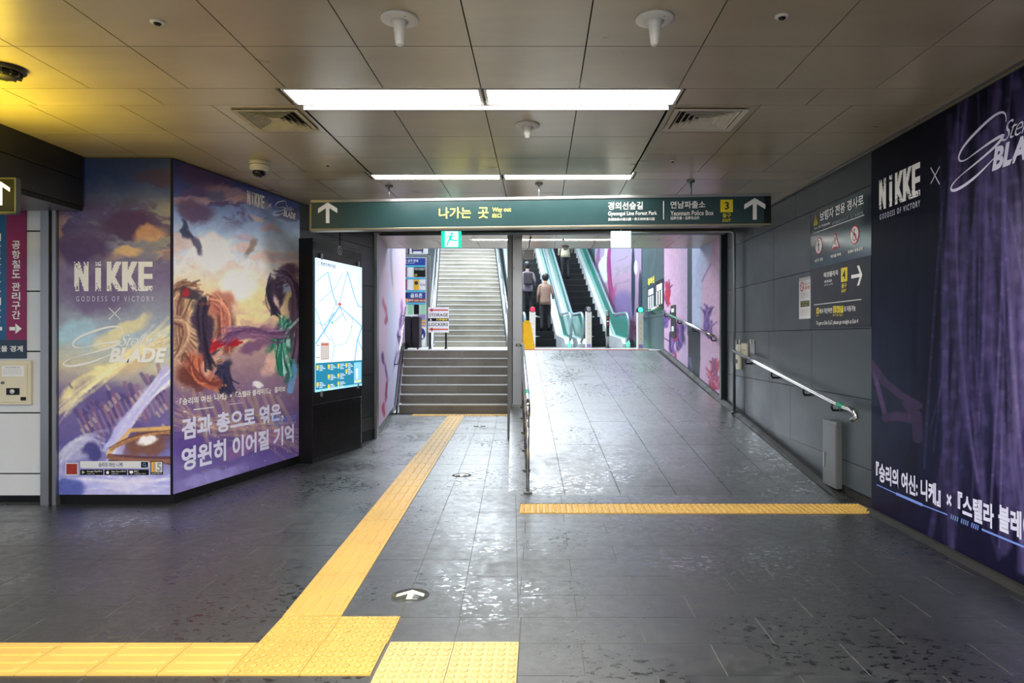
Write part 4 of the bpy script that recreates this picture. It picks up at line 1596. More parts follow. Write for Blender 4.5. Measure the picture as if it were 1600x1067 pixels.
    P.strands(26, (446, 500), (440, 520), (430, 540), (442, 580), 6, [(26, 120, 84), (60, 168, 120), (16, 76, 60), (200, 232, 220)], (1, 3.5), (0.4, 0.85), 37, 1.0)
    P.strands(26, (350, 530), (380, 500), (410, 530), (440, 520), 6, [(124, 80, 108), (96, 60, 90), (170, 130, 150)], (1, 3.5), (0.3, 0.7), 38, 1.0)
    P.strands(20, (345, 580), (350, 560), (352, 590), (362, 612), 5, [(36, 34, 50), (60, 56, 76)], (1, 4), (0.4, 0.8), 39, 1.0)
    P.strands(40, (268, 640), (330, 700), (400, 650), (468, 690), 16, [(196, 166, 120), (120, 90, 120), (90, 70, 110), (176, 140, 160)], (1, 3), (0.15, 0.4), 40, 1.0)
    for k in range(70):
        P.blob(270 + (k * 71) % 196, 600 + (k * 37) % 150, 1.2, 1.2, (236, 230, 246), 0.5)
    for k in range(12):
        P.line(300 + 12 * k, 610 + (k % 3) * 5, 322 + 12 * k, 690 - (k % 4) * 10, 3, (206, 178, 120), 0.35, 3)
    P.blob(290, 700, 40, 20, (92, 70, 130), 0.8)
    P.blob(400, 690, 70, 14, (150, 104, 140), 0.6, -25)
    P.blob(330, 745, 60, 14, (150, 140, 190), 0.7, -15)
    P.C = (P.C - 120) * 1.12 + np.array([132, 134, 144])
    P.C = P.C * (0.93 + 0.14 * fbm(X * 0.13, Y * 0.16, 31)[..., None])
    return P.C


def paint_R(U, Z):
    X, Y = topix(PR)(U, Z)
    P = Paint(X, Y, 10, 5, 0.02)
    P.vgrad([(-200, (10, 12, 24)), (200, (13, 14, 28)), (500, (18, 22, 40)), (800, (20, 20, 48)), (1000, (14, 13, 28))])
    P.over((26, 34, 54), sstep(1480, 1380, X) * sstep(430, 560, Y) * sstep(760, 620, Y) * 0.8)
    # long hanging folds: many fine curved strokes
    P.over((26, 24, 50), sstep(1450, 1560, X + (Y - 500) * 0.10) * sstep(0, 300, Y) * 0.5)
    rs = np.random.RandomState(12)
    for k in range(95):
        t0_ = rs.rand() ** 0.75
        x0 = 1462 + 200 * t0_ + rs.randn() * 6
        x1 = x0 + rs.randn() * 30 - 10
        x2 = x0 + rs.randn() * 26 + (18 if x0 > 1530 else -12)
        ya, yb = 60 + rs.rand() * 300, 640 + rs.rand() * 260
        lum = 0.45 + 0.9 * t0_
        v_ = lum * (0.3 + 0.7 * rs.rand())
        c = (36 + 104 * v_, 32 + 92 * v_, 66 + 118 * v_) if rs.rand() > 0.22 else (14, 13, 28)
        pts = [((1 - t_) ** 2 * x0 + 2 * t_ * (1 - t_) * x1 + t_ * t_ * x2, ya + (yb - ya) * t_) for t_ in np.linspace(0, 1, 14)]
        w_l = 1.0 + 9.0 * rs.rand() ** 2
        P.poly(pts, w_l, c, 0.18 + 0.34 * rs.rand(), 1.5 + w_l * 0.9, False)
    P.over((170, 158, 190), sstep(1560, 1640, X) * sstep(0.5, 0.68, fbm(X * 0.06, Y * 0.003, 33)) * sstep(240, 360, Y) * sstep(820, 600, Y) * 0.7)
    # dark angular blade-like shape
    P.poly([(1363, 566), (1372, 600), (1380, 630), (1386, 655)], 5, (78, 60, 98), 0.9, 2)
    P.poly([(1364, 570), (1385, 598), (1410, 618), (1438, 634)], 9, (58, 45, 74), 0.95, 2)
    P.poly([(1386, 652), (1404, 650), (1430, 655)], 12, (56, 44, 72), 0.95, 2)
    P.poly([(1420, 630), (1434, 650), (1436, 684)], 14, (52, 42, 70), 0.9, 3)
    P.C = P.C * (0.85 + 0.3 * fbm(X * 0.1, Y * 0.02, 41)[..., None])
    return P.C


pA = thing('wall_advert', 'tall pillar advert facing the camera, sunset sky with large white game title and script logo', 'advert', PA.pt(0, 0.012, 0), 0)
sheet('print', pA, 0.002, PA.len - 0.002, 0.085, CZ - 0.01, 150, 440, 0, M['art'], paint_A, 0.012)
MB().box(PA.len - 0.004, PA.len + 0.006, -0.004, 0.014, 0.085, CZ - 0.01).build('corner_seam', M['black'], pA)
u0, u1, z0, z1 = PA.rect(118, 409, 243, 455)
nikke_logo(pA, u0, u1, z0, z1, M['txtwhite'], 4)
tpx(pA, PA, 'GODDESS OF VICTORY', (121, 463, 242, 471), M['txtlav'], bold=0.0, spacing=1.7, name='subtitle_lettering')
flats(pA, ribbon([PA.at(172, 481), PA.at(190, 499)], 0.007) + ribbon([PA.at(190, 481), PA.at(172, 499)], 0.007), -0.004, M['txtwhite'], 'cross_mark')
u0, u1, z0, z1 = PA.rect(98, 510, 262, 571)
stellar_logo(pA, u0, u1, z0, z1, M['txtwhite'])
# search bar and download badges
u0, u1, z0, z1 = PA.rect(127, 720, 235, 731)
flats(pA, [[(u0, z0 + 0.01), (u0 + 0.02, z0), (u1, z0), (u1 + 0.005, z1 - 0.015), (u1 - 0.01, z1), (u0, z1)]], -0.003, M['enamel'], 'search_bar')
tpx(pA, PA, '승리의 여신: 니케', (156, 722, 193, 729), M['txtblue'], bold=0.02)
u0, u1, z0, z1 = PA.rect(222, 721, 233, 730)
flats(pA, [rrect(u0, u1, z0, z1)], -0.0036, M['black'], 'search_button')
uc, zc = PA.at(227, 725)
flats(pA, ring(uc, zc, 0.014, 0.014, 0.004) + ribbon([(uc + 0.01, zc - 0.01), (uc + 0.02, zc - 0.02)], 0.005), -0.0042, M['txtblueish'], 'search_icon')
for (a, b, t1_, lb) in ((127, 163, 'Google Play에서', 0), (165, 200, 'App Store에서', 1), (202, 234, 'PC', 2)):
    u0, u1, z0, z1 = PA.rect(a, 733, b, 741.5)
    flats(pA, [rrect(u0, u1, z0, z1)], -0.003, M['black'], 'download_badge')
    w = (u1 - u0)
    lettering(pA, t1_, u0 + w * 0.30, u0 + w * (0.94 if lb < 2 else 0.50), z0 + 0.022, z1 - 0.008, M['txtwhite'], -0.0038, bold=0.01)
    lettering(pA, '다운로드 하기', u0 + w * 0.30, u0 + w * (0.62 if lb < 2 else 0.85), z0 + 0.006, z0 + 0.016, M['txtwhite'], -0.0038)
    cu, cz_ = u0 + w * 0.14, (z0 + z1) / 2
    if lb == 0:
        flats(pA, [[(cu - 0.012, cz_ - 0.015), (cu + 0.016, cz_), (cu - 0.012, cz_ + 0.015)]], -0.0038, M['mint'], 'store_icon')
        flats(pA, [[(cu + 0.001, cz_ - 0.008), (cu + 0.016, cz_), (cu + 0.001, cz_ + 0.008)]], -0.0041, M['amber'], 'store_icon')
    elif lb == 1:
        flats(pA, [disc(cu, cz_ - 0.002, 0.012, 0.013, 16), [(cu, cz_ + 0.012), (cu + 0.006, cz_ + 0.018), (cu + 0.008, cz_ + 0.022), (cu + 0.002, cz_ + 0.016)]], -0.0038, M['txtwhite'], 'store_icon')
    else:
        flats(pA, [rrect(cu - 0.013, cu + 0.017, cz_ - 0.008, cz_ + 0.013), rrect(cu - 0.004, cu + 0.008, cz_ - 0.014, cz_ - 0.010)], -0.0038, M['txtwhite'], 'store_icon')
u0, u1, z0, z1 = PA.rect(104, 722.5, 124, 742)
flats(pA, [rrect(u0, u1, z0, z1)], -0.003, M['enamel'], 'picture_tile')
flats(pA, [rrect(u0 + 0.008, u1 - 0.008, z0 + 0.008, z1 - 0.008)], -0.0036, M['brick'], 'picture_tile')
u0, u1, z0, z1 = PA.rect(237, 720, 256, 741)
flats(pA, [rrect(u0, u1, z0, z1)], -0.003, M['black'], 'rating_badge')
flats(pA, [rrect(u0 + 0.006, u0 + (u1 - u0) * 0.42, z0 + 0.022, z1 - 0.006)], -0.0036, M['amber'], 'rating_badge')
flats(pA, [rrect(u0 + (u1 - u0) * 0.42, u1 - 0.006, z0 + 0.022, z1 - 0.006)], -0.0036, M['enamel'], 'rating_badge')
lettering(pA, '15', u0 + 0.022, u1 - 0.012, z0 + 0.026, z1 - 0.012, M['txtgrey'], -0.0042, bold=0.03)
lettering(pA, '15세이용가', u0 + 0.01, u1 - 0.01, z0 + 0.005, z0 + 0.017, M['txtwhite'], -0.0042)

pB = thing('wall_advert', 'slanting pillar advert in orange and violet with large white Korean slogan beside the map stand', 'advert', PB.pt(0, 0.012, 0), PB.rot)
sheet('print', pB, 0.006, PB.len - 0.004, 0.085, CZ - 0.01, 200, 440, 0, M['art'], paint_B, 0.012)
u0, u1 = PB.u(384), PB.u(411.5)
zt, zb = PB.at(398, 302)[1], PB.at(398, 323)[1]
nikke_logo(pB, u0, u1, zb, zt, M['txtwhite'], 6)
tpx(pB, PB, 'GODDESS OF VICTORY', (385, 326, 411, 329), M['txtgrey'])
flats(pB, ribbon([PB.at(417, 318), PB.at(422, 324)], 0.008) + ribbon([PB.at(422, 318), PB.at(417, 324)], 0.008), -0.004, M['txtwhite'], 'cross_mark')
u0, u1 = PB.u(424), PB.u(460)
stellar_logo(pB, u0, u1, PB.at(442, 340)[1], PB.at(442, 314)[1], M['txtwhite'])


def slanted(par, pl, body, xa, ya0, yb0, xb, ya1, yb1, mat, **kw):
    """text between two measured ends: heights read at both ends"""
    ua, ub = pl.u(xa), pl.u(xb)
    za = (pl.at(xa, yb0)[1] + pl.at(xb, yb1)[1]) / 2
    zb = (pl.at(xa, ya0)[1] + pl.at(xb, ya1)[1]) / 2
    o = WM(par).translation
    du = (Vector((o.x, o.y)) - pl.l).dot(pl.d)
    return lettering(par, body, ua - du, ub - du, za - o.z, zb - o.z, mat, **kw)


slanted(pB, PB, '『승리의 여신: 니케』×『스텔라 블레이드』 콜라보', 278, 623, 633, 444, 602, 612, M['txtwhite'], bold=0.02)
slanted(pB, PB, '검과 총으로 엮은,', 281, 653, 690, 441, 629, 658, M['txtlav'], bold=0.035)
slanted(pB, PB, '영원히 이어질 기억', 281, 698, 736, 457, 663, 692, M['txtlav'], bold=0.035)
slanted(pB, PB, 'Memories', 422, 650, 672, 461, 640, 655, M['txtblueish'], bold=-0.01, shear=0.5, y=-0.006)
flats(pB, ribbon([PB.at(300, 640), PB.at(332, 636)], 0.008) + ribbon([PB.at(284, 643), PB.at(288, 643)], 0.008) + ribbon([PB.at(355, 632), PB.at(376, 629)], 0.004), -0.004, M['txtwhite'], 'rule_line')
flats(pB, ribbon([PB.at(311, 737), PB.at(353, 727)], 0.004), -0.004, M['txtgrey'], 'rule_line')
for k in range(3):
    uu, zz = PB.at(283 + 8 * k, 610 - k)
    flats(pB, ribbon([(uu - 0.02, zz - 0.012), (uu + 0.02, zz + 0.012)], 0.005) + ribbon([(uu - 0.02, zz + 0.012), (uu + 0.02, zz - 0.012)], 0.005), -0.004, M['txtgrey'], 'cross_mark')

pR = thing('wall_advert', 'huge dark violet advert filling the right wall beside the camera with white title lettering', 'advert', PR.pt(0, 0.008, 0), PR.rot)
sheet('print', pR, 0.0, 4.2, 0.032, CZ - 0.014, 520, 360, 0, M['artdark'], paint_R, 0.008)
u0, u1 = PR.u(1376), PR.u(1442)
nikke_logo(pR, u0, u1, (PR.at(1376, 328)[1] + PR.at(1442, 306)[1]) / 2, (PR.at(1376, 281)[1] + PR.at(1442, 253)[1]) / 2, M['txtwhite'], 8)
slanted(pR, PR, 'GODDESS OF VICTORY', 1377, 334, 343, 1440, 314, 323, M['txtlav'], spacing=1.6, bold=0.01)
flats(pR, ribbon([PR.at(1457, 262), PR.at(1471, 288)], 0.008) + ribbon([PR.at(1471, 260), PR.at(1457, 287)], 0.008), -0.004, M['txtlav'], 'cross_mark')
u0 = PR.u(1486)
# logo runs out of the picture: its capitals start at column 1553
us = PR.u(1553)
W = (us - u0) / 0.45
zt = PR.at(1565, 176)[1]
zb = PR.at(1500, 299)[1]
stellar_logo(pR, u0, u0 + W, zb + 0.02, zt + 0.0, M['txtlav'])
slanted(pR, PR, '『승리의 여신: 니케』×『스텔라', 1371, 727, 756, 1556, 779, 820, M['txtlav'], bold=0.035)
ux = PR.u(1563)
cw = (PR.u(1556) - PR.u(1371)) / 15.5
za = PR.at(1585, 838)[1]
lettering(pR, '블레이드』 콜라보', ux, ux + cw * 9.2, za + 0.0, za + 0.16, M['txtlav'], bold=0.035)
ln = []
for (a, b, w) in (((1372, 757), (1402.5, 771), 0.008), ((1402.5, 771), (1444, 789), 0.020), ((1444, 789), (1483, 804), 0.008), ((1537, 827), (1670, 882), 0.012)):
    za_, zb_ = PR.at(*a), PR.at(*b)
    ln += ribbon([za_, (zb_[0], za_[1] if False else zb_[1])], w)
flats(pR, ln, -0.004, M['txtblueish'], 'rule_line')
hs = []
for k in range(15):
    if k % 5 == 4:
        continue
    px_ = 1488 + 3.2 * k
    uu, zz = PR.at(px_, 805 + (px_ - 1484) * 0.41)
    hs.append([(uu, zz - 0.016), (uu + 0.010, zz - 0.016), (uu + 0.018, zz + 0.016), (uu + 0.008, zz + 0.016)])
flats(pR, hs, -0.004, M['txtblueish'], 'hatch_marks')


# pink adverts inside the passage
def paint_PT(U, Z):
    X, Y = topix(PT)(U, Z)
    P = Paint(X, Y, 5, 7, 0.08)
    P.vgrad([(360, (206, 170, 196)), (450, (220, 184, 210)), (620, (214, 182, 214))])
    P.over((196, 176, 206), sstep(1062, 1066, X) * sstep(1075, 1072, X) * 0.7)
    P.rect(1074, 330, 1081.5, 524, (66, 76, 88), 0.95)
    P.rect(1081.5, 330, 1097, 516, (196, 206, 232), 1.0)
    P.blob(1101, 400, 10, 34, (190, 200, 226), 0.95, 14, 0.2, False)
    P.line(1111, 412, 1097, 440, 1.5, (120, 130, 180), 0.7, 1)
    P.poly([(1085, 522), (1085, 560), (1083, 612)], 17, (40, 42, 54), 0.98, 2)
    P.line(1078, 560, 1082, 590, 2.5, (110, 112, 170), 0.6, 2)
    for (x, y, rx, ry, c) in ((1104, 500, 5, 20, (84, 58, 124)), (1107, 490, 6, 14, (96, 66, 130)), (1110, 515, 4, 14, (104, 74, 140)), (1120, 575, 4, 14, (178, 40, 70)), (1112, 590, 5, 18, (196, 60, 90)),
                          (1118, 602, 7, 9, (196, 44, 64)), (1126, 600, 5, 3, (120, 40, 100)), (1060, 535, 5, 18, (90, 60, 120)), (1050, 545, 5, 12, (110, 70, 130)), (1060, 522, 3, 10, (190, 50, 80)),
                          (1066, 520, 4, 22, (84, 60, 112)), (1042, 460, 4, 14, (186, 70, 100)), (1044, 450, 4, 10, (180, 120, 160)), (1040, 500, 2, 10, (120, 90, 170)), (1055, 560, 3, 14, (170, 50, 90))):
        P.blob(x, y, rx, ry, c, 0.9, (x * 7) % 50 - 25, 0.5)
    for i, (x, y, h, cc) in enumerate(((1105, 500, 24, 0), (1109, 516, 16, 0), (1116, 585, 26, 1), (1112, 596, 18, 1), (1122, 600, 10, 1), (1060, 532, 18, 0), (1050, 536, 18, 0), (1056, 520, 14, 1), (1064, 524, 22, 0), (1043, 458, 20, 1), (1041, 500, 14, 0))):
        pal = [(84, 54, 122), (118, 84, 158), (60, 40, 92), (150, 120, 190)] if cc == 0 else [(196, 50, 80), (224, 110, 140), (150, 36, 66), (120, 60, 130)]
        P.strands(16, (x, y + h * 0.7), (x - 1, y + h * 0.2), (x + 1, y - h * 0.3), (x, y - h * 0.7), 3.2, pal, (0.7, 2.2), (0.5, 0.95), 60 + i, 0.5)
    P.C = P.C * (0.93 + 0.12 * fbm(X * 0.4, Y * 0.2, 8)[..., None])
    return P.C


def paint_PD(U, Z):
    X, Y = topix(PD)(U, Z)
    P = Paint(X, Y, 5, 17, 0.08)
    P.vgrad([(360, (196, 176, 200)), (450, (212, 186, 212)), (680, (206, 182, 214))])
    P.over((198, 204, 230), sstep(601, 606, X) * sstep(624, 618, X) * sstep(430, 470, Y) * 0.85)
    P.blob(611, 410, 3, 44, (120, 148, 172), 0.9, -3, 0.3, False)
    P.blob(615, 440, 2.5, 60, (226, 196, 190), 0.8, -3, 0.3, False)
    P.over((196, 196, 226), sstep(632, 626, X) * sstep(610, 618, X) * sstep(440, 400, Y) * 0.5)
    for (x, y, rx, ry, c) in ((600, 480, 3, 18, (176, 90, 120)), (603, 500, 3, 10, (160, 60, 90)), (597, 560, 3, 12, (84, 60, 130)), (601, 580, 2, 16, (110, 84, 150)), (603, 610, 2.5, 22, (150, 50, 90)),
                          (598, 640, 3, 14, (190, 60, 90)), (625, 500, 3, 20, (120, 90, 140)), (622, 530, 2.5, 16, (96, 60, 120)), (628, 480, 2.5, 14, (150, 100, 150)), (617, 560, 2, 16, (130, 110, 170))):
        P.blob(x, y, rx, ry, c, 0.9, (x * 7) % 30 - 15, 0.5)
    return P.C


def paint_PV(U, Z):
    X, Y = topix(PV)(U, Z)
    P = Paint(X, Y, 5, 23, 0.08)
    P.vgrad([(360, (138, 142, 172)), (430, (158, 132, 156)), (540, (104, 86, 112))])
    P.blob(945, 420, 9, 22, (186, 204, 226), 0.95, 0, 0.2)
    P.blob(948, 402, 3, 20, (186, 204, 226), 0.9, 0, 0.2)
    P.strands(14, (952, 390), (950, 420), (958, 450), (960, 480), 3, [(120, 40, 90), (96, 60, 130), (150, 60, 100)], (0.8, 2), (0.5, 0.9), 3)
    P.strands(30, (960, 470), (970, 500), (985, 510), (1000, 520), 7, [(110, 60, 90), (130, 84, 110), (84, 60, 90)], (0.8, 2), (0.4, 0.8), 4)
    P.blob(955, 470, 5, 30, (150, 70, 110), 0.7, 20)
    P.blob(935, 400, 3, 20, (120, 60, 100), 0.6)
    P.blob(975, 480, 20, 30, (110, 96, 140), 0.85)
    P.blob(990, 440, 3.2, 60, (36, 46, 62), 0.97, 0, 0.15, False)
    P.blob(994, 418, 3, 12, (222, 226, 238), 0.9, 0, 0.3, False)
    P.blob(1001, 470, 3, 50, (40, 50, 66), 0.95, 0, 0.15, False)
    P.blob(975, 510, 16, 12, (150, 80, 110), 0.6)
    return P.C


pT = thing('advert_mural', 'pink floral advert covering the right passage wall above the ramp', 'advert', PT.pt(0, 0.004, 0), PT.rot)
o = sheet('print', pT, 0.0, PT.len, 0.4, 5.2, 150, 400, 0, M['mural'], paint_PT, 0.008)
u0, u1 = PT.u(1049), PT.u(1056.5)
za_, zb_ = PT.at(1052, 527)[1], PT.at(1052, 477)[1]
ct = thing('control_cabinet', 'narrow grey door with small white notices in the pink advert', 'cabinet', PT.pt(u0, 0.014, za_), PT.rot)
w = u1 - u0
MB().box(0, w, 0.0, 0.01, 0, zb_ - za_).build('door', M['darkgrey'], ct)
MB().box(w * 0.25, w * 0.7, -0.006, 0.0, 0.12, 0.22).build('notice', M['paper'], ct)
MB().box(w * 0.2, w * 0.75, -0.006, 0.0, (zb_ - za_) * 0.78, (zb_ - za_) * 0.9).build('notice', M['paper'], ct)
pD = thing('advert_mural', 'pale pink floral advert on the left passage wall beside the lower stairs', 'advert', PD.pt(0, 0.012, 0), PD.rot)
sheet('print', pD, 0.05, PD.len - 0.02, 0.14, 5.4, 100, 300, 0, M['mural'], paint_PD, 0.004)
pV = thing('advert_mural', 'distant pink advert with dark bottles on the wall right of the escalators', 'advert', PV.pt(0, 0.012, 0), PV.rot)
sheet('print', pV, PV.u(930), PV.u(1003), LAND + 0.2, 6.6, 120, 260, 0, M['mural'], paint_PV, 0.006)
slanted(pV, PV, 'Hair Essence', 962, 414, 430, 984, 410, 426, M['txtgrey'], y=-0.004)
slanted(pV, PV, 'MISE EN SCENE', 966, 404, 407, 981, 402, 405, M['txtgrey'], y=-0.004)
slanted(pV, PV, '퍼펙트 헤어 에센스', 963, 440, 444, 984, 438, 442, M['txtgrey'], y=-0.004)
del pV['label']
pV['label'] = 'distant pink advert with dark bottles on the wall right of the escalators'
pn = thing('poster', 'dark information poster with yellow title on the teal wall past the ramp', 'poster', PU.pt(0, 0.006, 0), PU.rot)
for (xa, xb, y0_, y1_, mt) in ((1012, 1023, 446, 490, 'navy'), (1024.5, 1037, 438, 484, 'signblack')):
    u0, u1, z0, z1 = PU.rect(xa, y0_, xb, y1_)
    MB().box(u0, u1, 0.0, 0.006, z0, z1).build('poster_sheet', M[mt], pn)
    flats(pn, [rrect(u0 + (u1 - u0) * 0.15, u1 - (u1 - u0) * 0.15, z1 - 0.22, z1 - 0.08)] + [rrect(u0 + (u1 - u0) * (0.12 + 0.3 * k), u0 + (u1 - u0) * (0.28 + 0.3 * k), z0 + 0.12, z0 + 0.42) for k in range(3)], -0.002, M['txtwhite'], 'poster_print')
tpx(pn, PU, '경의선', (1013, 433, 1023, 444), M['txtyellow'], bold=0.05)

# ================================================================== THE BIG HANGING SIGN
sg = thing('hanging_sign', 'long dark green illuminated way out sign hanging across the passage on rods', 'sign', PG.pt(PG.len / 2, 0.03, 2.505), PG.rot)
hw = PG.len / 2
MB().box(-hw - 0.035, hw + 0.01, 0.03, 0.10, 0.0, 0.285).build('housing', M['signframe'], sg, bevel=0.004)
MB().box(-hw, hw, -0.002, 0.03, 0.022, 0.283).build('face', M['signface'], sg)
MB().box(-hw - 0.005, hw + 0.005, -0.012, 0.045, 0.283, 0.312).build('top_rail', M['steel'], sg, bevel=0.003)
MB().box(-hw - 0.005, hw + 0.005, -0.012, 0.045, 0.0, 0.022).build('bottom_rail', M['signframe'], sg, bevel=0.003)
for px_ in (607, 842, 1080):
    u = PG.u(px_) - hw
    MB().lathe([(0.009, 0.31), (0.009, CZ - 2.505)], (u, 0.05, 0), 10).build('hanger_rod', M['steel'], sg)
    MB().lathe([(0.034, CZ - 2.505 - 0.016), (0.04, CZ - 2.505 - 0.004), (0.04, CZ - 2.505)], (u, 0.05, 0), 16).build('hanger_cap', M['steeldull'], sg)
S = lambda body, box, mat, **kw: tpx(sg, PG, body, box, mat, y=-0.005, **kw)
uc, zc = PG.at(514, 334)
flats(sg, arrow_poly(uc - hw, zc - 2.505, 0.20, 0.20, 0.038), -0.005, M['txtwhite'], 'arrow')
uc, zc = PG.at(1178, 328)
flats(sg, arrow_poly(uc - hw, zc - 2.505, 0.20, 0.20, 0.038), -0.005, M['txtwhite'], 'arrow')
S('나가는', (687, 325, 737, 342), M['txtyellow'], bold=0.012)
S('곳', (748, 325, 764, 342), M['txtyellow'], bold=0.012)
S('Way out', (770, 325, 799, 333.5), M['txtyellow'], bold=0.008)
S('出口', (770, 334.5, 784, 341), M['txtyellow'], bold=0.01)
S('경의선숲길', (950, 316.5, 1004, 328.5), M['txtwhite'], bold=0.012)
S('Gyeongui Line Forest Park', (950, 331, 1026, 339), M['txtwhite'], bold=0.008)
S('京義線森の道公園・京义线林道公园', (950, 341, 1022, 345.5), M['txtwhite'], bold=0.01)
u0, u1, z0, z1 = PG.rect(1035.5, 315, 1036.8, 344)
flats(sg, [rrect(u0 - hw, u1 - hw, z0 - 2.505, z1 - 2.505)], -0.005, M['txtwhite'], 'divider')
S('연남파출소', (1047, 315, 1101, 326.5), M['txtwhite'], bold=0.012)
S('Yeonnam Police Box', (1047, 330, 1114, 337.5), M['txtwhite'], bold=0.006)
S('延南交番・延南派出所', (1047, 339, 1092, 344), M['txtwhite'], bold=0.006)
u0, u1, z0, z1 = PG.rect(1124.5, 313, 1144, 332.5)
flats(sg, [rrect(u0 - hw, u1 - hw, z0 - 2.505, z1 - 2.505)], -0.005, M['badge'], 'number_badge')
tpx(sg, PG, '3', (1131, 316.5, 1138, 328.5), M['txtblack'], y=-0.0062, bold=0.02)
S('출구', (1128, 334, 1141, 341), M['badge'], bold=0.01)
S('EXIT', (1128, 343, 1141, 347.5), M['badge'], bold=0.01)
MB().box(hw - 0.06, hw + 0.006, -0.004, 0.045, 0.0, 0.29).build('end_cap', M['black'], sg)

# green exit signs
for i, (px_, lb) in enumerate(((705, 'small glowing green exit sign with running figure below the hanging sign'), (970.5, 'small glowing white lit exit sign below the right part of the hanging sign'))):
    Ye = 9.0
    xc = (px_ - VPX) * Ye / F
    zt_, zb_ = EYE + (HOR - 361) * Ye / F, EYE + (HOR - 386.5) * Ye / F
    t = thing('exit_sign', lb, 'exit sign', (xc, Ye, zb_), 0)
    w, h = 0.131, zt_ - zb_
    MB().box(-w, w, 0.0, 0.04, 0, h).build('housing', M['exitgreen'] if i == 0 else M['exitwhite'], t, bevel=0.003)
    MB().box(-0.01, 0.01, 0.015, 0.025, h, CZ - zb_).build('hanger', M['steel'], t)
    if i == 0:
        flats(t, [rrect(-w * 0.62, w * 0.70, h * 0.04, h * 0.97)], -0.002, M['exitwhite'], 'doorway')
        fig = [disc(w * 0.05, h * 0.84, 0.017, 0.019, 14)]
        fig += ribbon([(0.0, h * 0.74), (-0.018, h * 0.48)], 0.034) + ribbon([(-0.018, h * 0.48), (0.045, h * 0.42), (0.085, h * 0.42)], 0.02) + ribbon([(-0.018, h * 0.5), (-0.045, h * 0.28), (-0.05, h * 0.10)], 0.02)
        fig += ribbon([(0.0, h * 0.72), (0.05, h * 0.66)], 0.014) + ribbon([(0.0, h * 0.72), (-0.05, h * 0.66), (-0.06, h * 0.56)], 0.014)
        flats(t, fig, -0.004, M['exitgreen'], 'running_figure')
    else:
        flats(t, [rrect(-w * 0.97, -w * 0.9, 0.01, h - 0.01), rrect(w * 0.9, w * 0.97, 0.01, h - 0.01)], -0.002, M['exitgreen'], 'green_edge')

# ================================================================== MAP STAND
KZ = 2.55
KL, KR = Vector((-2.558, 7.70)), Vector((-2.31, 8.86))
PK = Plane(KL, KR)
kiosk = thing('map_stand', 'tall black map stand with a backlit area map, against the left wall', 'map stand', (KL.x, KL.y, 0), PK.rot)
KW, KD = PK.len, 0.19
MB().box(0, KW, 0.0, KD, 0.0, KZ).build('cabinet', M['black'], kiosk, bevel=0.004)
zt_, zb_ = PK.at(490, 402)[1], PK.at(490, 613)[1]
mu0, mu1 = PK.u(491.5), PK.u(564)
for nm, a, b in (('louvre', zt_ + 0.09, KZ - 0.03), ('louvre', 0.06, zb_ - 0.13)):
    n = int((b - a) / 0.016)
    for k in range(n):
        zz = a + 0.016 * k
        MB().prism([(0.0, zz), (-0.007, zz + 0.003), (-0.007, zz + 0.009), (0.0, zz + 0.012)], 0.01, KW - 0.01, 'x').build(nm, M['black'] if k < 0 else M['darkgrey'], kiosk) if b > 2 else None
    if b < 2:
        mb = MB()
        for k in range(n):
            zz = a + 0.016 * k
            mb.prism([(0.0, zz), (-0.007, zz + 0.003), (-0.007, zz + 0.009), (0.0, zz + 0.012)], 0.01, KW - 0.01, 'x')
        o = mb.build('lower_grille', M['black'], kiosk)
        o['kind'] = 'stuff'


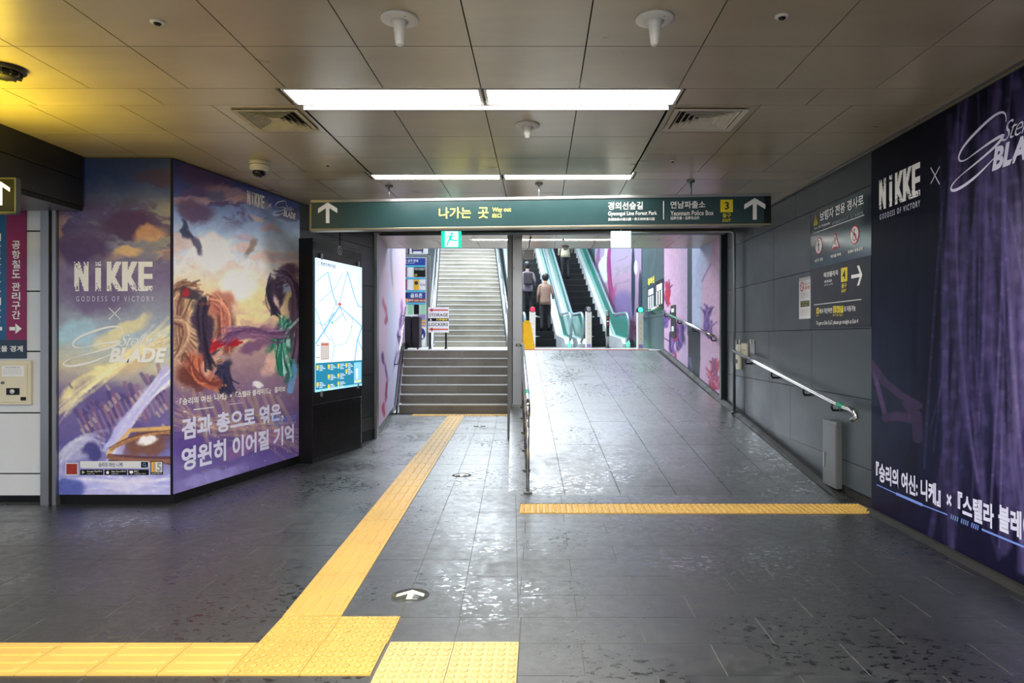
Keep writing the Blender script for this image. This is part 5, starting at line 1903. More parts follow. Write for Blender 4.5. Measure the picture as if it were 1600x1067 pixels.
def paint_map(U, Z):
    # drawing coordinates measured on the map: x 0..350, y 0..1000
    X = (U - mu0) / (mu1 - mu0) * 350
    Y = (zt_ - Z) / (zt_ - zb_) * 1000
    P = Paint(X, Y, 0)
    P.C[:] = (246, 251, 255)
    P.over((206, 232, 250), sstep(140, 0, Y) * 0.9)
    P.over((206, 232, 250), sstep(300, 350, X) * 0.6)
    rs = np.random.RandomState(5)
    for k in range(46):
        x, y = rs.rand() * 340, rs.rand() * 740
        a = rs.choice([0.6, -0.9, 1.9, 0.1])
        L_ = 20 + rs.rand() * 60
        P.line(x, y, x + L_ * math.cos(a), y + L_ * math.sin(a) * 1.5, 1.2, (176, 206, 236), 0.8, 1.2)
    for pts, w in (([(0, 640), (170, 345)], 9), ([(170, 345), (350, 500)], 8), ([(86, 100), (120, 260), (150, 340)], 7), ([(230, 60), (170, 320)], 4), ([(230, 60), (290, 260), (320, 330), (350, 335)], 8),
                   ([(0, 180), (86, 90)], 4), ([(0, 380), (60, 560), (100, 620)], 4), ([(0, 480), (60, 500), (130, 400)], 4), ([(170, 345), (220, 460)], 5), ([(120, 480), (200, 400)], 4),
                   ([(100, 560), (130, 660), (220, 640), (260, 540), (270, 440)], 3), ([(350, 500), (310, 620), (290, 780)], 8), ([(310, 600), (350, 690)], 6), ([(20, 330), (140, 200), (190, 80)], 3),
                   ([(130, 660), (110, 780)], 3), ([(60, 560), (150, 300)], 3)):
        P.poly(pts, w, (120, 186, 236), 0.95, 2.0)
    for k in range(26):
        P.rect(*(lambda x, y: (x, y, x + 5, y + 5))(rs.rand() * 330, 120 + rs.rand() * 620), (120, 150, 200), 0.8)
    P.rect(158, 318, 182, 340, (214, 70, 80))
    P.rect(108, 470, 118, 486, (80, 196, 140))
    P.rect(300, 80, 350, 300, (196, 222, 240), 0.4)
    P.rect(34, 632, 92, 762, (176, 168, 162))
    P.rect(38, 642, 88, 652, (196, 90, 60))
    for k in range(8):
        P.rect(38, 660 + 12 * k, 88, 664 + 12 * k, (214, 210, 204))
    P.rect(4, 650, 28, 655, (60, 70, 90))
    P.rect(4, 740, 28, 745, (60, 70, 90))
    P.rect(0, 785, 350, 1000, (16, 126, 158))
    P.rect(0, 982, 350, 1000, (150, 214, 240))
    P.rect(282, 800, 344, 975, (134, 200, 232))
    P.rect(300, 850, 316, 940, (226, 226, 220))
    P.rect(286, 950, 342, 966, (240, 220, 150))
    cols_ = ((6, (800, 930)), (84, (800, 880, 955)), (154, (800, 880, 945)), (216, (800, 850)))
    for cx_, yy_ in cols_:
        for y in yy_:
            P.rect(cx_, y, cx_ + 13, y + 26, (236, 206, 50))
            P.rect(cx_ + 1, y + 30, cx_ + 11, y + 36, (236, 240, 240))
            for j in range(4):
                P.rect(cx_ + 18, y + 2 + 12 * j, cx_ + 18 + 22 + 10 * ((j * 7 + cx_) % 3), y + 7 + 12 * j, (224, 240, 244))
    return P.C


sheet('area_map', kiosk, mu0, mu1, zb_, zt_, 150, 420, -0.014, M['mapglow'], paint_map, 0.010, label='backlit pale blue area map with teal legend')
tpx(kiosk, PK, '주변지역안내도', (499, 411.5, 523, 417.5), M['txtblack'], y=-0.016, bold=0.01, slant=0.0)
u, z = PK.at(495, 412)
flats(kiosk, ring(u, z, 0.022, 0.022, 0.004), -0.016, M['txtred'], 'map_badge')
for px_, py_ in ((500.5, 401), (558.5, 413), (500.5, 615), (557.5, 603)):
    u, z = PK.at(px_, py_)
    MB().box(u - 0.012, u + 0.012, -0.028, 0.0, z - 0.035, z + 0.035).build('clip', M['steel'], kiosk, bevel=0.005)
u, z = PK.at(530, 391.5)
flats(kiosk, ring(u, z, 0.055, 0.055, 0.010), -0.010, M['steel'], 'info_emblem')
flats(kiosk, [rrect(u - 0.008, u + 0.008, z - 0.030, z + 0.010), disc(u, z + 0.024, 0.010, 0.010, 12)], -0.010, M['steel'], 'info_emblem')
MB().tube([(-0.0, 0.0, 0.0), (0, 0, 0.36)], 0.008, 8).build('cable', M['black'], kiosk, loc=(0.88, 0.14, KZ + 0.0))

# ================================================================== LEFT BACKGROUND SIGNS AND BOX
bd = thing('sign_board', 'magenta and blue vertical Korean sign with arrows on the white wall', 'sign', PW.pt(0, 0.0, 0), 0)
u0, u1, z0, z1 = PW.rect(11.5, 308, 42, 531)
MB().box(u0, u1, -0.012, 0.0, z0, z1).build('magenta_panel', M['magenta'], bd)
v0, v1, _, _ = PW.rect(-19, 330, 11.5, 531)
MB().box(v0, u0, -0.012, 0.0, z0, z1).build('blue_panel', M['blue'], bd)
_, _, y0_, y1_ = PW.rect(0, 531, 42, 560)
MB().box(v0, u1, -0.0125, 0.0, y0_, y1_).build('navy_panel', M['navy'], bd)
chs = '공항철도 관리구간'
ys = [383, 398, 413, 428, None, 448, 463, 478, 492]
for ch, yk in zip(chs, ys):
    if yk:
        tpx(bd, PW, ch, (20.5, yk - 6.5, 33.5, yk + 6.5), M['txtwhite'], y=-0.014, bold=0.02)
for ch, yk in zip('서울교통공사관리구간', (371, 385, 399, 413, 427, 441, 457, 471, 485, 497)):
    tpx(bd, PW, ch, (-8.5, yk - 6, 3.5, yk + 6), M['txtwhite'], y=-0.014, bold=0.02)
uc, zc = PW.at(26, 513.5)
flats(bd, [rrect(uc - 0.052, uc + 0.005, zc - 0.015, zc + 0.015), [(uc + 0.0, zc - 0.045), (uc + 0.055, zc), (uc + 0.0, zc + 0.045)]], -0.014, M['txtwhite'], 'arrow')
uc, zc = PW.at(-1, 513.5)
flats(bd, [rrect(uc - 0.005, uc + 0.035, zc - 0.015, zc + 0.015), [(uc - 0.0, zc + 0.045), (uc - 0.055, zc), (uc - 0.0, zc - 0.045)]], -0.014, M['txtwhite'], 'arrow')
tpx(bd, PW, '시설물 경계', (-18, 540, 37.5, 549.5), M['txtwhite'], y=-0.014, bold=0.02)

u0, u1, z0, z1 = PW.rect(-4, 563, 52, 632)
bx = thing('control_box', 'cream wall mounted metal box with small black lock plate below the magenta sign', 'box', PW.pt(u0, 0.0, z0), 0)
w, h = u1 - u0, z1 - z0
MB().box(0, w, -0.03, 0.0, 0, h).build('box_body', M['cream'], bx, bevel=0.004)
MB().box(w * 0.14, w * 0.91, -0.038, -0.03, h * 0.06, h * 0.93).build('door', M['cream'], bx, bevel=0.003)
MB().box(w * 0.22, w * 0.83, -0.041, -0.038, h * 0.64, h * 0.88).build('notice', M['paper'], bx)
lettering(bx, '소화전 사용방법 안내', w * 0.32, w * 0.72, h * 0.83, h * 0.86, M['txtblue'], -0.0425)
for k in range(4):
    lettering(bx, '문을 열고 호스를 꺼내어 밸브를 여세요', w * 0.26, w * 0.78, h * (0.79 - 0.03 * k), h * (0.805 - 0.03 * k), M['txtgrey'], -0.0425)
MB().box(w * 0.36, w * 0.71, -0.046, -0.038, h * 0.23, h * 0.38).build('lock_plate', M['black'], bx)
MB().lathe([(0.02, 0), (0.02, 0.006)], (0, 0, 0), 20).build('lock', M['white'], bx, loc=(w * 0.53, -0.046, h * 0.305)).rotation_euler = (PI / 2, 0, 0)
MB().lathe([(0.013, 0), (0.010, 0.012)], (0, 0, 0), 16).build('knob', M['steeldull'], bx, loc=(w * 0.25, -0.038, h * 0.5)).rotation_euler = (PI / 2, 0, 0)
MB().box(w * 0.74, w * 0.89, -0.040, -0.038, h * 0.10, h * 0.18).build('name_plate', M['black'], bx)

# hanging arrow sign at the far left
xa = (24.5 - VPX) * 4.55 / F
t = thing('hanging_sign', 'small black hanging sign with a lit white up arrow at the left edge', 'sign', (xa, 4.55, 0), 0)
zt2, zb2 = EYE + (HOR - 277) * 4.55 / F, EYE + (HOR - 334) * 4.55 / F
MB().box(-0.62, 0.0, 0.0, 0.05, zb2, zt2).build('housing', M['darkgrey'], t, bevel=0.004)
MB().box(-0.60, -0.012, -0.004, 0.0, zb2 + 0.015, zt2 - 0.015).build('face', M['blackgloss'], t)
uc, zc = (2 - 24.5) * 4.55 / F, EYE + (HOR - 303) * 4.55 / F
flats(t, arrow_poly(uc, zc, 0.12, 0.15, 0.02), -0.006, M['arrowglow'], 'arrow')
MB().box(-0.31, -0.29, 0.015, 0.035, zt2, CZ).build('hanger_rod', M['steeldull'], t)

# ================================================================== RIGHT WALL SIGNS
def wall_thing(name, label, cat, pl, box, out=0.0):
    u0, u1, z0, z1 = pl.rect(*box)
    return thing(name, label, cat, pl.pt(u0, out, z0), pl.rot), u1 - u0, z1 - z0


PSn = PS
u0, u1 = PS.u(1268), PS.len - 0.004
zb_, zm_, zt_ = 1.515, 2.10, 2.66
s1 = thing('sign_board', 'slate sign with ramp warning pictograms, upper of two on the right wall', 'sign', PS.pt(u0, 0.0, zm_), PS.rot)
s2 = thing('sign_board', 'black sign with yellow exit badge, lower of two on the right wall', 'sign', PS.pt(u0, 0.0, zb_), PS.rot)
MB().box(0, u1 - u0, -0.008, 0.0, 0, zt_ - zm_).build('sign_plate', M['signgrey'], s1)
MB().box(0, u1 - u0, -0.010, 0.0, 0, zm_ - zb_ - 0.002).build('sign_plate', M['signblack'], s2)
q = lambda par, body, *a, **k: slanted(par, PS, body, *a, y=-0.0125, **k)
q(s1, '보행자 전용 경사로', 1283, 331, 348, 1351.5, 304, 319, M['txtwhite'], bold=0.02)
q(s1, 'Ramp for Pedestrian', 1274, 354, 359.5, 1299, 347, 352, M['txtwhite'], bold=0.01)
q(s1, '歩行者専用スロープ', 1302, 347, 352, 1327, 338, 344, M['txtgrey'], bold=0.01)
q(s1, '行人专用坡道', 1331, 337, 342, 1351, 329, 335, M['txtgrey'], bold=0.01)
du = u0
ua, za = PS.at(1276, 344)
ua -= du
za -= zm_
flats(s1, [[(ua - 0.05, za - 0.05), (ua + 0.05, za - 0.05), (ua, za + 0.06)]], -0.010, M['badge'], 'warning_triangle')
flats(s1, [rrect(ua - 0.006, ua + 0.006, za - 0.018, za + 0.03), rrect(ua - 0.006, ua + 0.006, za - 0.038, za - 0.026)], -0.0115, M['txtblack'], 'exclamation_mark')
a1, a2_ = PS.at(1272, 365), PS.at(1352, 337)
zl_ = (a1[1] + a2_[1]) / 2 - zm_
flats(s1, [rrect(a1[0] - du, a2_[0] - du, zl_, zl_ + 0.006)], -0.010, M['txtwhite'], 'rule_line')
for i, (px_, py_) in enumerate(((1281, 384), (1307, 377), (1337, 367))):
    u, z = PS.at(px_, py_)
    u, z = u - du, z - zm_
    r = 0.082
    if i == 1:
        flats(s1, [[(u - r, z - r * 0.8), (u + r, z - r * 0.8), (u, z + r)]], -0.010, M['red'], 'pictogram')
        flats(s1, [[(u - r * 0.78, z - r * 0.66), (u + r * 0.78, z - r * 0.66), (u, z + r * 0.76)]], -0.0112, M['paper'], 'pictogram')
    else:
        flats(s1, [disc(u, z, r, r)], -0.010, M['red'], 'pictogram')
        flats(s1, [disc(u, z, r * 0.87, r * 0.87)], -0.0112, M['paper'], 'pictogram')
    g_ = [disc(u + 0.0, z + 0.045 - (i == 1) * 0.015, 0.010, 0.011, 12)]
    if i == 0:
        g_ += ribbon([(u, z + 0.030), (u, z - 0.01)], 0.018) + ribbon([(u, z - 0.01), (u - 0.015, z - 0.055)], 0.008) + ribbon([(u, z - 0.01), (u + 0.016, z - 0.055)], 0.008) + ribbon([(u, z + 0.026), (u - 0.02, z)], 0.006) + ribbon([(u, z + 0.026), (u + 0.02, z + 0.002)], 0.006)
    elif i == 1:
        g_ += ribbon([(u, z + 0.016), (u - 0.012, z - 0.02)], 0.014) + ribbon([(u - 0.012, z - 0.02), (u + 0.03, z - 0.03), (u + 0.02, z - 0.05)], 0.007) + ribbon([(u, z + 0.012), (u + 0.025, z + 0.014)], 0.005) + ribbon([(u - 0.04, z - 0.05), (u + 0.035, z - 0.055)], 0.005)
    else:
        g_ += ribbon([(u, z + 0.030), (u + 0.004, z)], 0.014) + ribbon([(u + 0.004, z), (u + 0.028, z - 0.004), (u + 0.034, z - 0.035)], 0.008) + ring(u + 0.002, z - 0.02, 0.032, 0.032, 0.007, 20)
    flats(s1, g_, -0.0124, M['txtblack'], 'pictogram')
    if i == 2:
        flats(s1, ribbon([(u - r * 0.62, z + r * 0.62), (u + r * 0.62, z - r * 0.62)], 0.012), -0.0130, M['red'], 'pictogram')
q(s1, '보행자 전용', 1275, 406, 411, 1288, 401, 406, M['txtwhite'], bold=0.02)
q(s1, '미끄럼 주의', 1300, 399, 404, 1316, 394, 399, M['txtwhite'], bold=0.02)
q(s1, '휠체어 통행금지', 1327, 392, 397, 1350, 385, 390, M['txtwhite'], bold=0.02)
q(s2, '애경플라자', 1289, 426, 434, 1312, 421, 430, M['txtwhite'], bold=0.02)
q(s2, 'AK PLAZA', 1290, 438, 442, 1302, 436, 440, M['txtwhite'], bold=0.02)
q(s2, 'AKプラザ・AK广场', 1290, 444, 447, 1303, 442, 445, M['txtwhite'])


def dbox(par, pl, xa, xb, ya, yb, mat, nm, y=-0.0115):
    u0_, u1_, z0_, z1_ = pl.rect(xa, ya, xb, yb)
    o_ = WM(par).translation
    d_ = (Vector((o_.x, o_.y)) - pl.l).dot(pl.d)
    return flats(par, [rrect(u0_ - d_, u1_ - d_, z0_ - o_.z, z1_ - o_.z)], y, mat, nm)


dbox(s2, PS, 1316, 1326, 418, 440, M['badge'], 'number_badge')
tpx(s2, PS, '4', (1318.5, 422, 1323.5, 436), M['txtblack'], y=-0.014, bold=0.01)
tpx(s2, PS, '출구', (1317, 442.5, 1325, 450), M['badge'], y=-0.0125, bold=0.02)
tpx(s2, PS, 'EXIT', (1317, 452, 1324.5, 456.5), M['badge'], y=-0.0125, bold=0.02)
u, z = PS.at(1340.5, 431)
flats(s2, arrow_poly(u - du, z - zb_, 0.17, 0.19, 0.03, 'right'), -0.0125, M['txtwhite'], 'arrow')
a1, a2_ = PS.at(1274, 477), PS.at(1348, 468)
zl_ = (a1[1] + a2_[1]) / 2 - zb_
flats(s2, [rrect(a1[0] - du, a2_[0] - du, zl_, zl_ + 0.006)], -0.0125, M['txtwhite'], 'rule_line')
dbox(s2, PS, 1277.5, 1281.5, 481, 490, M['badge'], 'number_badge')
tpx(s2, PS, '4', (1278.5, 482.5, 1280.5, 488.5), M['txtblack'], y=-0.014)
tpx(s2, PS, '출구', (1277.5, 491.5, 1281.5, 494.5), M['badge'], y=-0.0125)
tpx(s2, PS, '에서 직진하면', (1282.5, 481.5, 1302, 489.5), M['txtwhite'], y=-0.0125, bold=0.015)
for k, c_ in enumerate('567'):
    xx = 1303.5 + 5.6 * k
    dbox(s2, PS, xx, xx + 4.8, 478, 488.5, M['badge'], 'number_badge')
    tpx(s2, PS, c_, (xx + 1.2, 479.5, xx + 3.6, 487), M['txtblack'], y=-0.014)
    tpx(s2, PS, '출구', (xx, 490, xx + 4.8, 494), M['badge'], y=-0.0125)
tpx(s2, PS, '로 이동가능', (1321, 477.5, 1339, 486.5), M['txtwhite'], y=-0.0125, bold=0.015)
tpx(s2, PS, 'To get to Exit 5,6,7, please go straight at Exit 4', (1277.5, 500, 1343, 508), M['txtwhite'], y=-0.0125, bold=0.005)

nt, w, h = wall_thing('paper_notice', 'white paper notice with a no smoking symbol left of the black exit sign', 'notice', PS, (1249, 433, 1267, 498), 0.0)
MB().box(0, w, -0.004, 0.0, 0, h - 0.03).build('paper_sheet', M['paper'], nt)
mb = MB()
for k in range(9):
    mb.box(w * (0.03 + 0.11 * k), w * (0.07 + 0.11 * k), -0.004, 0.0, h - 0.03, h)
mb.build('torn_edge', M['paper'], nt)
flats(nt, ring(w * 0.27, h * 0.78, w * 0.17, w * 0.17, w * 0.04) + ribbon([(w * 0.16, h * 0.82), (w * 0.38, h * 0.74)], 0.008), -0.0055, M['txtred'], 'symbol')
lettering(nt, '흡연금지', w * 0.50, w * 0.95, h * 0.80, h * 0.85, M['txtgrey'], -0.0055)
lettering(nt, '금연', w * 0.50, w * 0.95, h * 0.70, h * 0.78, M['txtred'], -0.0055, bold=0.03)
flats(nt, [rrect(w * 0.14, w * 0.92, h * 0.29, h * 0.43)], -0.0055, M['black'], 'text_block')
lettering(nt, '과태료 10만원', w * 0.2, w * 0.86, h * 0.37, h * 0.41, M['txtyellow'], -0.007)
lettering(nt, '적발시 부과됩니다', w * 0.2, w * 0.86, h * 0.31, h * 0.35, M['txtyellow'], -0.007)
for zz in (0.60, 0.55, 0.50, 0.20, 0.15, 0.09):
    lettering(nt, '지하철역 출입구 금연구역', w * 0.14, w * 0.9, h * zz, h * (zz + 0.025), M['txtgrey'], -0.0055)

b1, w, h = wall_thing('switch_box', 'tall cream plate with two white pegs behind the top of the handrail', 'box', PS, (1148.5, 538, 1159, 577))
MB().box(0, w, -0.02, 0.0, 0, h).build('plate', M['cream'], b1, bevel=0.003)
for a in (0.25, 0.72):
    MB().box(w * a, w * a + 0.02, -0.015, 0.0, h, h + 0.065).build('peg', M['white'], b1)
MB().box(w * 0.2, w * 0.62, -0.022, -0.02, h * 0.62, h * 0.92).build('label_strip', M['paper'], b1)
MB().box(w * 0.35, w * 0.6, -0.022, -0.02, h * 0.24, h * 0.40).build('keyhole', M['black'], b1)
b2_, w, h = wall_thing('switch_box', 'small cream plate right beside the tall pegged plate', 'box', PS, (1160, 536.5, 1169.5, 556))
MB().box(0, w, -0.02, 0.0, 0, h).build('plate', M['cream'], b2_, bevel=0.003)
MB().box(w * 0.1, w * 0.75, -0.0215, -0.02, h * 0.42, h * 0.5).build('label_strip', M['txtgrey'], b2_)
b3, w, h = wall_thing('leaflet_holder', 'small clear plastic holder right of the cream plates', 'holder', PS, (1173, 537, 1180, 553))
MB().box(0, w, -0.012, 0.0, 0, h).build('pocket', M['clearplastic'], b3)
for a in (0.05, 0.62):
    MB().box(w * a, w * a + 0.022, -0.012, 0.0, h, h + 0.055).build('peg', M['white'], b3)

b4, w, h = wall_thing('floor_cabinet', 'narrow steel access box at the foot of the right wall', 'cabinet', PS, (1294.5, 699, 1316, 765), 0.0)
b4.location.z = 0.06
MB().box(0, w, -0.055, 0.0, 0, 0.60).build('box_body', M['steeldull'], b4, bevel=0.003)
MB().box(0.02, w - 0.01, -0.059, -0.055, 0.02, 0.575).build('door', M['steeldull'], b4, bevel=0.002)
MB().box(w * 0.12, w * 0.20, -0.066, -0.059, 0.16, 0.30).build('handle', M['steel'], b4)
for zz in (0.12, 0.26):
    MB().lathe([(0.006, 0), (0.006, 0.004)], (0, 0, 0), 8).build('screw', M['steeldull'], b4, loc=(w * 0.4, -0.055, zz)).rotation_euler = (PI / 2, 0, 0)

# small white box on a bracket behind the post
t = thing('speaker_box', 'small white box on a bracket behind the top of the steel post', 'box', ((826 - VPX) * 9.95 / F, 9.95, 0), 0)
zt2, zb2 = EYE + (HOR - 389) * 9.95 / F, EYE + (HOR - 404.5) * 9.95 / F
MB().box(-0.08, 0.08, 0.0, 0.07, zb2, zt2).build('housing', M['white'], t, bevel=0.012)
MB().tube([(-0.01, 0.03, zt2), (0.0, 0.03, zt2 + 0.03), (0.03, 0.03, 2.90)], 0.012, 8).build('bracket', M['steel'], t)

# ================================================================== UPPER HALL
YAW = math.radians(6.7)
us = struct(put(None, 'stairs_upper'), 'long upper flight of granite steps with white nosings beyond the landing')
us.location = (-1.99, 19.7, LAND)
us.rotation_euler = (0, 0, YAW)
NS = 30
proto = None
for k in range(NS):
    o = put(None, 'step') if False else None
    mb = MB().box(-1.03, 1.03, 0.012, 0.34, -0.165, 0.0)
    if proto is None:
        proto = mb.build('step', M['stair'], us)
        no = MB().box(-1.03, 1.03, -0.012, 0.045, -0.018, 0.003).build('nosing', M['nosing'], proto)
        st = proto
    else:
        st = proto.copy()
        COL.objects.link(st)
        n2 = no.copy()
        COL.objects.link(n2)
        n2.parent = st
    st.location = (0, 0.30 * k, 0.165 * (k + 1))
MB().prism([(0.3, 0.0), (0.30 * NS, 0.0), (0.30 * NS, 0.165 * NS - 0.2), (0.3, -0.02)], -1.03, 1.03, 'x').build('flight_body', M['stair'], us)


def stair_side(x, name, label, glass, h=0.9):
    t = thing(name, label, 'balustrade', tuple(WM(us) @ Vector((x, 0, 0))), YAW)
    L_, H_ = 0.30 * NS, 0.165 * NS
    MB().prism([(-0.4, 0.0), (0.0, 0.0), (L_, H_), (L_, H_ + 0.30), (-0.1, 0.28), (-0.4, 0.10)], -0.03, 0.03, 'x').build('stringer', M['deck'], t)
    MB().prism([(-0.2, 0.24), (L_, H_ + 0.28), (L_, H_ + h - 0.05), (-0.2, h - 0.12)], -0.008, 0.008, 'x').build('glass_panel', M[glass], t)
    MB().tube([(0, -0.3, 0.2), (0, -0.32, h - 0.16), (0, -0.2, h - 0.05), (0, L_, H_ + h)], 0.024, 10).build('rail', M['chrome'], t)
    for k in range(8):
        yk = k * 1.2
        zk = yk * H_ / L_
        MB().tube([(0, yk, zk + 0.2), (0, yk, zk + h)], 0.016, 8).build('baluster', M['steel'], t)
    return t


stair_side(1.09, 'stair_balustrade', 'bluish glass balustrade on the right of the upper stairs', 'blueglass')
stair_side(-1.10, 'stair_balustrade', 'pale glass and steel balustrade on the left of the upper stairs', 'blueglass')
t = thing('mounted_handrail', 'white handrail channel on the pale wall left of the upper stairs', 'handrail', (-3.2, 20.0, LAND), YAW)
MB().tube([(0, 0, 0.9), (0, 8.5, 0.9 + 8.5 * 0.55)], 0.03, 8).build('rail', M['white'], t)
for k in range(5):
    MB().tube([(0, 0.6 + 1.8 * k, 0.9 + (0.6 + 1.8 * k) * 0.55), (-0.1, 0.6 + 1.8 * k, 0.82 + (0.6 + 1.8 * k) * 0.55)], 0.012, 6).build('bracket', M['steel'], t)

# escalators
ESC = []
SL = math.tan(math.radians(30))


def escalator(x, label):
    t = thing('escalator', label, 'escalator', (x, 19.0, LAND), YAW)
    W_, END = 0.52, 10.5
    zf = lambda y: 0.0 if y < 1.2 else (y - 1.2) * SL
    # steps
    first = None
    for k in range(26):
        y = 0.05 + 0.40 * k
        z = max(0.0, math.floor((y - 0.8) / 0.4 + 0.5) * 0.4 * SL) if y > 1.2 else 0.0
        if first is None:
            first = MB().box(-W_, W_, 0.0, 0.396, -0.24, 0.0).build('step', M['hood'], t)
            edge = MB().box(-W_, W_, -0.004, 0.02, -0.018, 0.002).build('step_edge', M['darkgrey'], first)
            st_ = first
        else:
            st_ = first.copy()
            COL.objects.link(st_)
            ed_ = edge.copy()
            COL.objects.link(ed_)
            ed_.parent = st_
        st_.location = (0, y, z)
    MB().box(-W_ - 0.16, W_ + 0.16, -1.0, 0.05, -0.02, 0.006).build('comb_plate', M['steeldull'], t)
    MB().prism([(-0.9, -0.25), (1.4, -0.25), (END, SL * (END - 1.4) - 0.45), (END, SL * (END - 0.9) - 1.2), (1.6, -0.6)], -W_ - 0.02, W_ + 0.02, 'x').build('truss', M['hood'], t)
    for s in (-1, 1):
        xb = s * (W_ + 0.10)
        lo = [(-0.55, 0.0), (1.2, 0.0), (END, SL * (END - 1.2))]
        up = [(END, SL * (END - 1.2) + 0.42), (1.25, 0.36), (-0.35, 0.24), (-0.55, 0.10)]
        MB().prism(lo + up, min(xb - s * 0.12, xb + s * 0.10), max(xb - s * 0.12, xb + s * 0.10), 'x').build('skirt', M['deck'], t)
        # glass with rounded front
        g_ = [(-0.35, 0.22)] + [(-0.42 + 0.34 * math.cos(a), 0.56 + 0.34 * math.sin(a)) for a in np.linspace(-PI * 0.6, -PI * 1.45, 9)]
        poly = [(END, SL * (END - 1.2) + 0.28), (1.25, 0.30)] + g_ + [(1.0, 0.88), (END, SL * (END - 1.0) + 0.88)]
        MB().prism(poly, xb - 0.008, xb + 0.008, 'x').build('glass_panel', M['greenglass'], t, label='green tinted glass panel')
        hr = [(0.3, 0.20), (-0.2, 0.18)] + [(-0.42 + 0.38 * math.cos(a), 0.56 + 0.38 * math.sin(a)) for a in np.linspace(-PI * 0.5, -PI * 1.5, 13)] + [(0.7, 0.95), (1.1, 0.98), (END, SL * (END - 1.0) + 0.94)]
        MB().tube([(xb, p_[0], p_[1]) for p_ in hr], 0.036, 8).build('handrail', M['rubber'], t)
        MB().tube([(xb, p_[0], p_[1] - 0.045) for p_ in hr[-3:]], 0.018, 6).build('rail_track', M['chrome'], t)
    MB().box(W_ + 0.0, W_ + 0.05, -0.98, -0.93, 0.03, 0.16).build('indicator_lamp', M['ledgreen'], t, label='green indicator lamp')
    return t


Y0E = 19.0
escalator((851 - VPX) * Y0E / F, 'left escalator, nearest the stairs, with green glass sides')
escalator((938 - VPX) * Y0E / F, 'right escalator beside the pink wall, with green glass sides')


def bollard(px, lamp, label, y=17.9, h=1.05):
    x = (px - VPX) * y / F
    t = thing('sensor_post', label, 'post', (x, y, LAND), YAW)
    MB().box(-0.075, 0.075, -0.06, 0.06, 0.0, h - 0.10).build('body', M['white'], t, bevel=0.01)
    MB().lathe([(0.082, 0.0), (0.082, 0.12)], (0, 0, 0), 20).build('head', M['black'], t, loc=(0, 0.06, h - 0.04)).rotation_euler = (PI / 2, 0, 0)
    MB().lathe([(0.062, 0.0), (0.060, 0.006)], (0, 0, 0), 20).build('signal', M[lamp], t, loc=(0, -0.06, h - 0.04)).rotation_euler = (PI / 2, 0, 0)
    for k in range(4):
        MB().box(-0.016, 0.016, -0.064, -0.06, 0.22 + 0.13 * k, 0.25 + 0.13 * k).build('mark', M['badge'], t)
    MB().box(-0.05, 0.05, -0.064, -0.06, 0.02, 0.10).build('label_strip', M['lilac'], t)
    MB().tube([(0.07, 0.0, h - 0.22), (0.25, 0.55, h - 0.22), (0.30, 1.0, h - 0.22)], 0.02, 8).build('guide_bar', M['chrome'], t)
    MB().tube([(0.07, 0.0, 0.30), (0.25, 0.55, 0.30)], 0.016, 8).build('guide_bar', M['chrome'], t)
    return t


bollard(832, 'ledred', 'white sensor post with a red no entry light at the left escalator')
bollard(919.5, 'txtgrey', 'white sensor post with a dark round head between the escalators')
bollard(1000, 'ledgreen', 'white sensor post with a green light right of the right escalator', 16.6, 0.98)
t = thing('sign_post', 'slim steel post with round warning symbols in front of the right escalator', 'post', ((949.5 - VPX) * 17.4 / F, 17.4, LAND))
MB().lathe([(0.045, 0.0), (0.045, 0.93), (0.05, 0.94), (0.05, 0.96)], (0, 0, 0), 16).build('pole', M['steel'], t)
MB().box(-0.035, 0.035, -0.052, -0.046, 0.30, 0.82).build('symbol_strip', M['darkgrey'], t)
for k in range(3):
    MB().lathe([(0.024, 0), (0.024, 0.003)], (0, 0, 0), 12).build('symbol', M['red'] if k % 2 == 0 else M['paper'], t, loc=(0, -0.052, 0.76 - 0.08 * k)).rotation_euler = (PI / 2, 0, 0)
MB().lathe([(0.08, 0.0), (0.08, 0.01)], (0, 0, 0), 16).build('base', M['steeldull'], t)

# yellow folding caution sign by the post
t = thing('caution_stand', 'yellow folding caution stand just right of the steel post', 'caution sign', ((823 - VPX) * 15.6 / F, 15.6, LAND), 0.5)
for s in (-1, 1):
    mb = MB()
    mb.add([(-0.13, s * 0.16, 0.0), (0.13, s * 0.16, 0.0), (0.09, s * 0.02, 0.62), (-0.09, s * 0.02, 0.62), (-0.13, s * 0.16 + 0.012, 0.0), (0.13, s * 0.16 + 0.012, 0.0), (0.09, s * 0.02 + 0.012, 0.62), (-0.09, s * 0.02 + 0.012, 0.62)],
           [(0, 1, 2, 3), (7, 6, 5, 4), (0, 4, 5, 1), (1, 5, 6, 2), (2, 6, 7, 3), (3, 7, 4, 0)])
    mb.build('board', M['yellowsign'], t)
MB().box(-0.05, 0.05, -0.03, 0.03, 0.60, 0.66).build('hinge_handle', M['yellowsign'], t)

# storage and lockers sign
YS = 16.4
sx = (685 - VPX) * YS / F
PL_ = Plane(((669.5 - VPX) * YS / F, YS), ((701.5 - VPX) * YS / F, YS))
t = thing('locker_sign', 'white standing sign with red arrows reading storage and lockers on the landing', 'sign', (sx, YS, LAND))
z_of = lambda py: EYE + (HOR - py) * YS / F - LAND
MB().box(-0.245, 0.245, 0.0, 0.03, z_of(519.5), z_of(480)).build('board', M['paper'], t)
for s in (-0.20, 0.18):
    MB().box(s - 0.022, s + 0.022, 0.005, 0.035, 0.0, z_of(519.5)).build('leg', M['black'], t)
    MB().box(s - 0.022, s + 0.022, -0.12, 0.14, 0.0, 0.03).build('foot', M['black'], t)
T = lambda body, box, mat, **k: tpx(t, PL_, body, box, mat, y=-0.003, **k)
T('STORAGE', (670.5, 489.5, 700, 494.5), M['txtblack'], bold=0.01)
T('LOCKERS', (670.5, 504.5, 700, 509.5), M['txtblack'], bold=0.01)
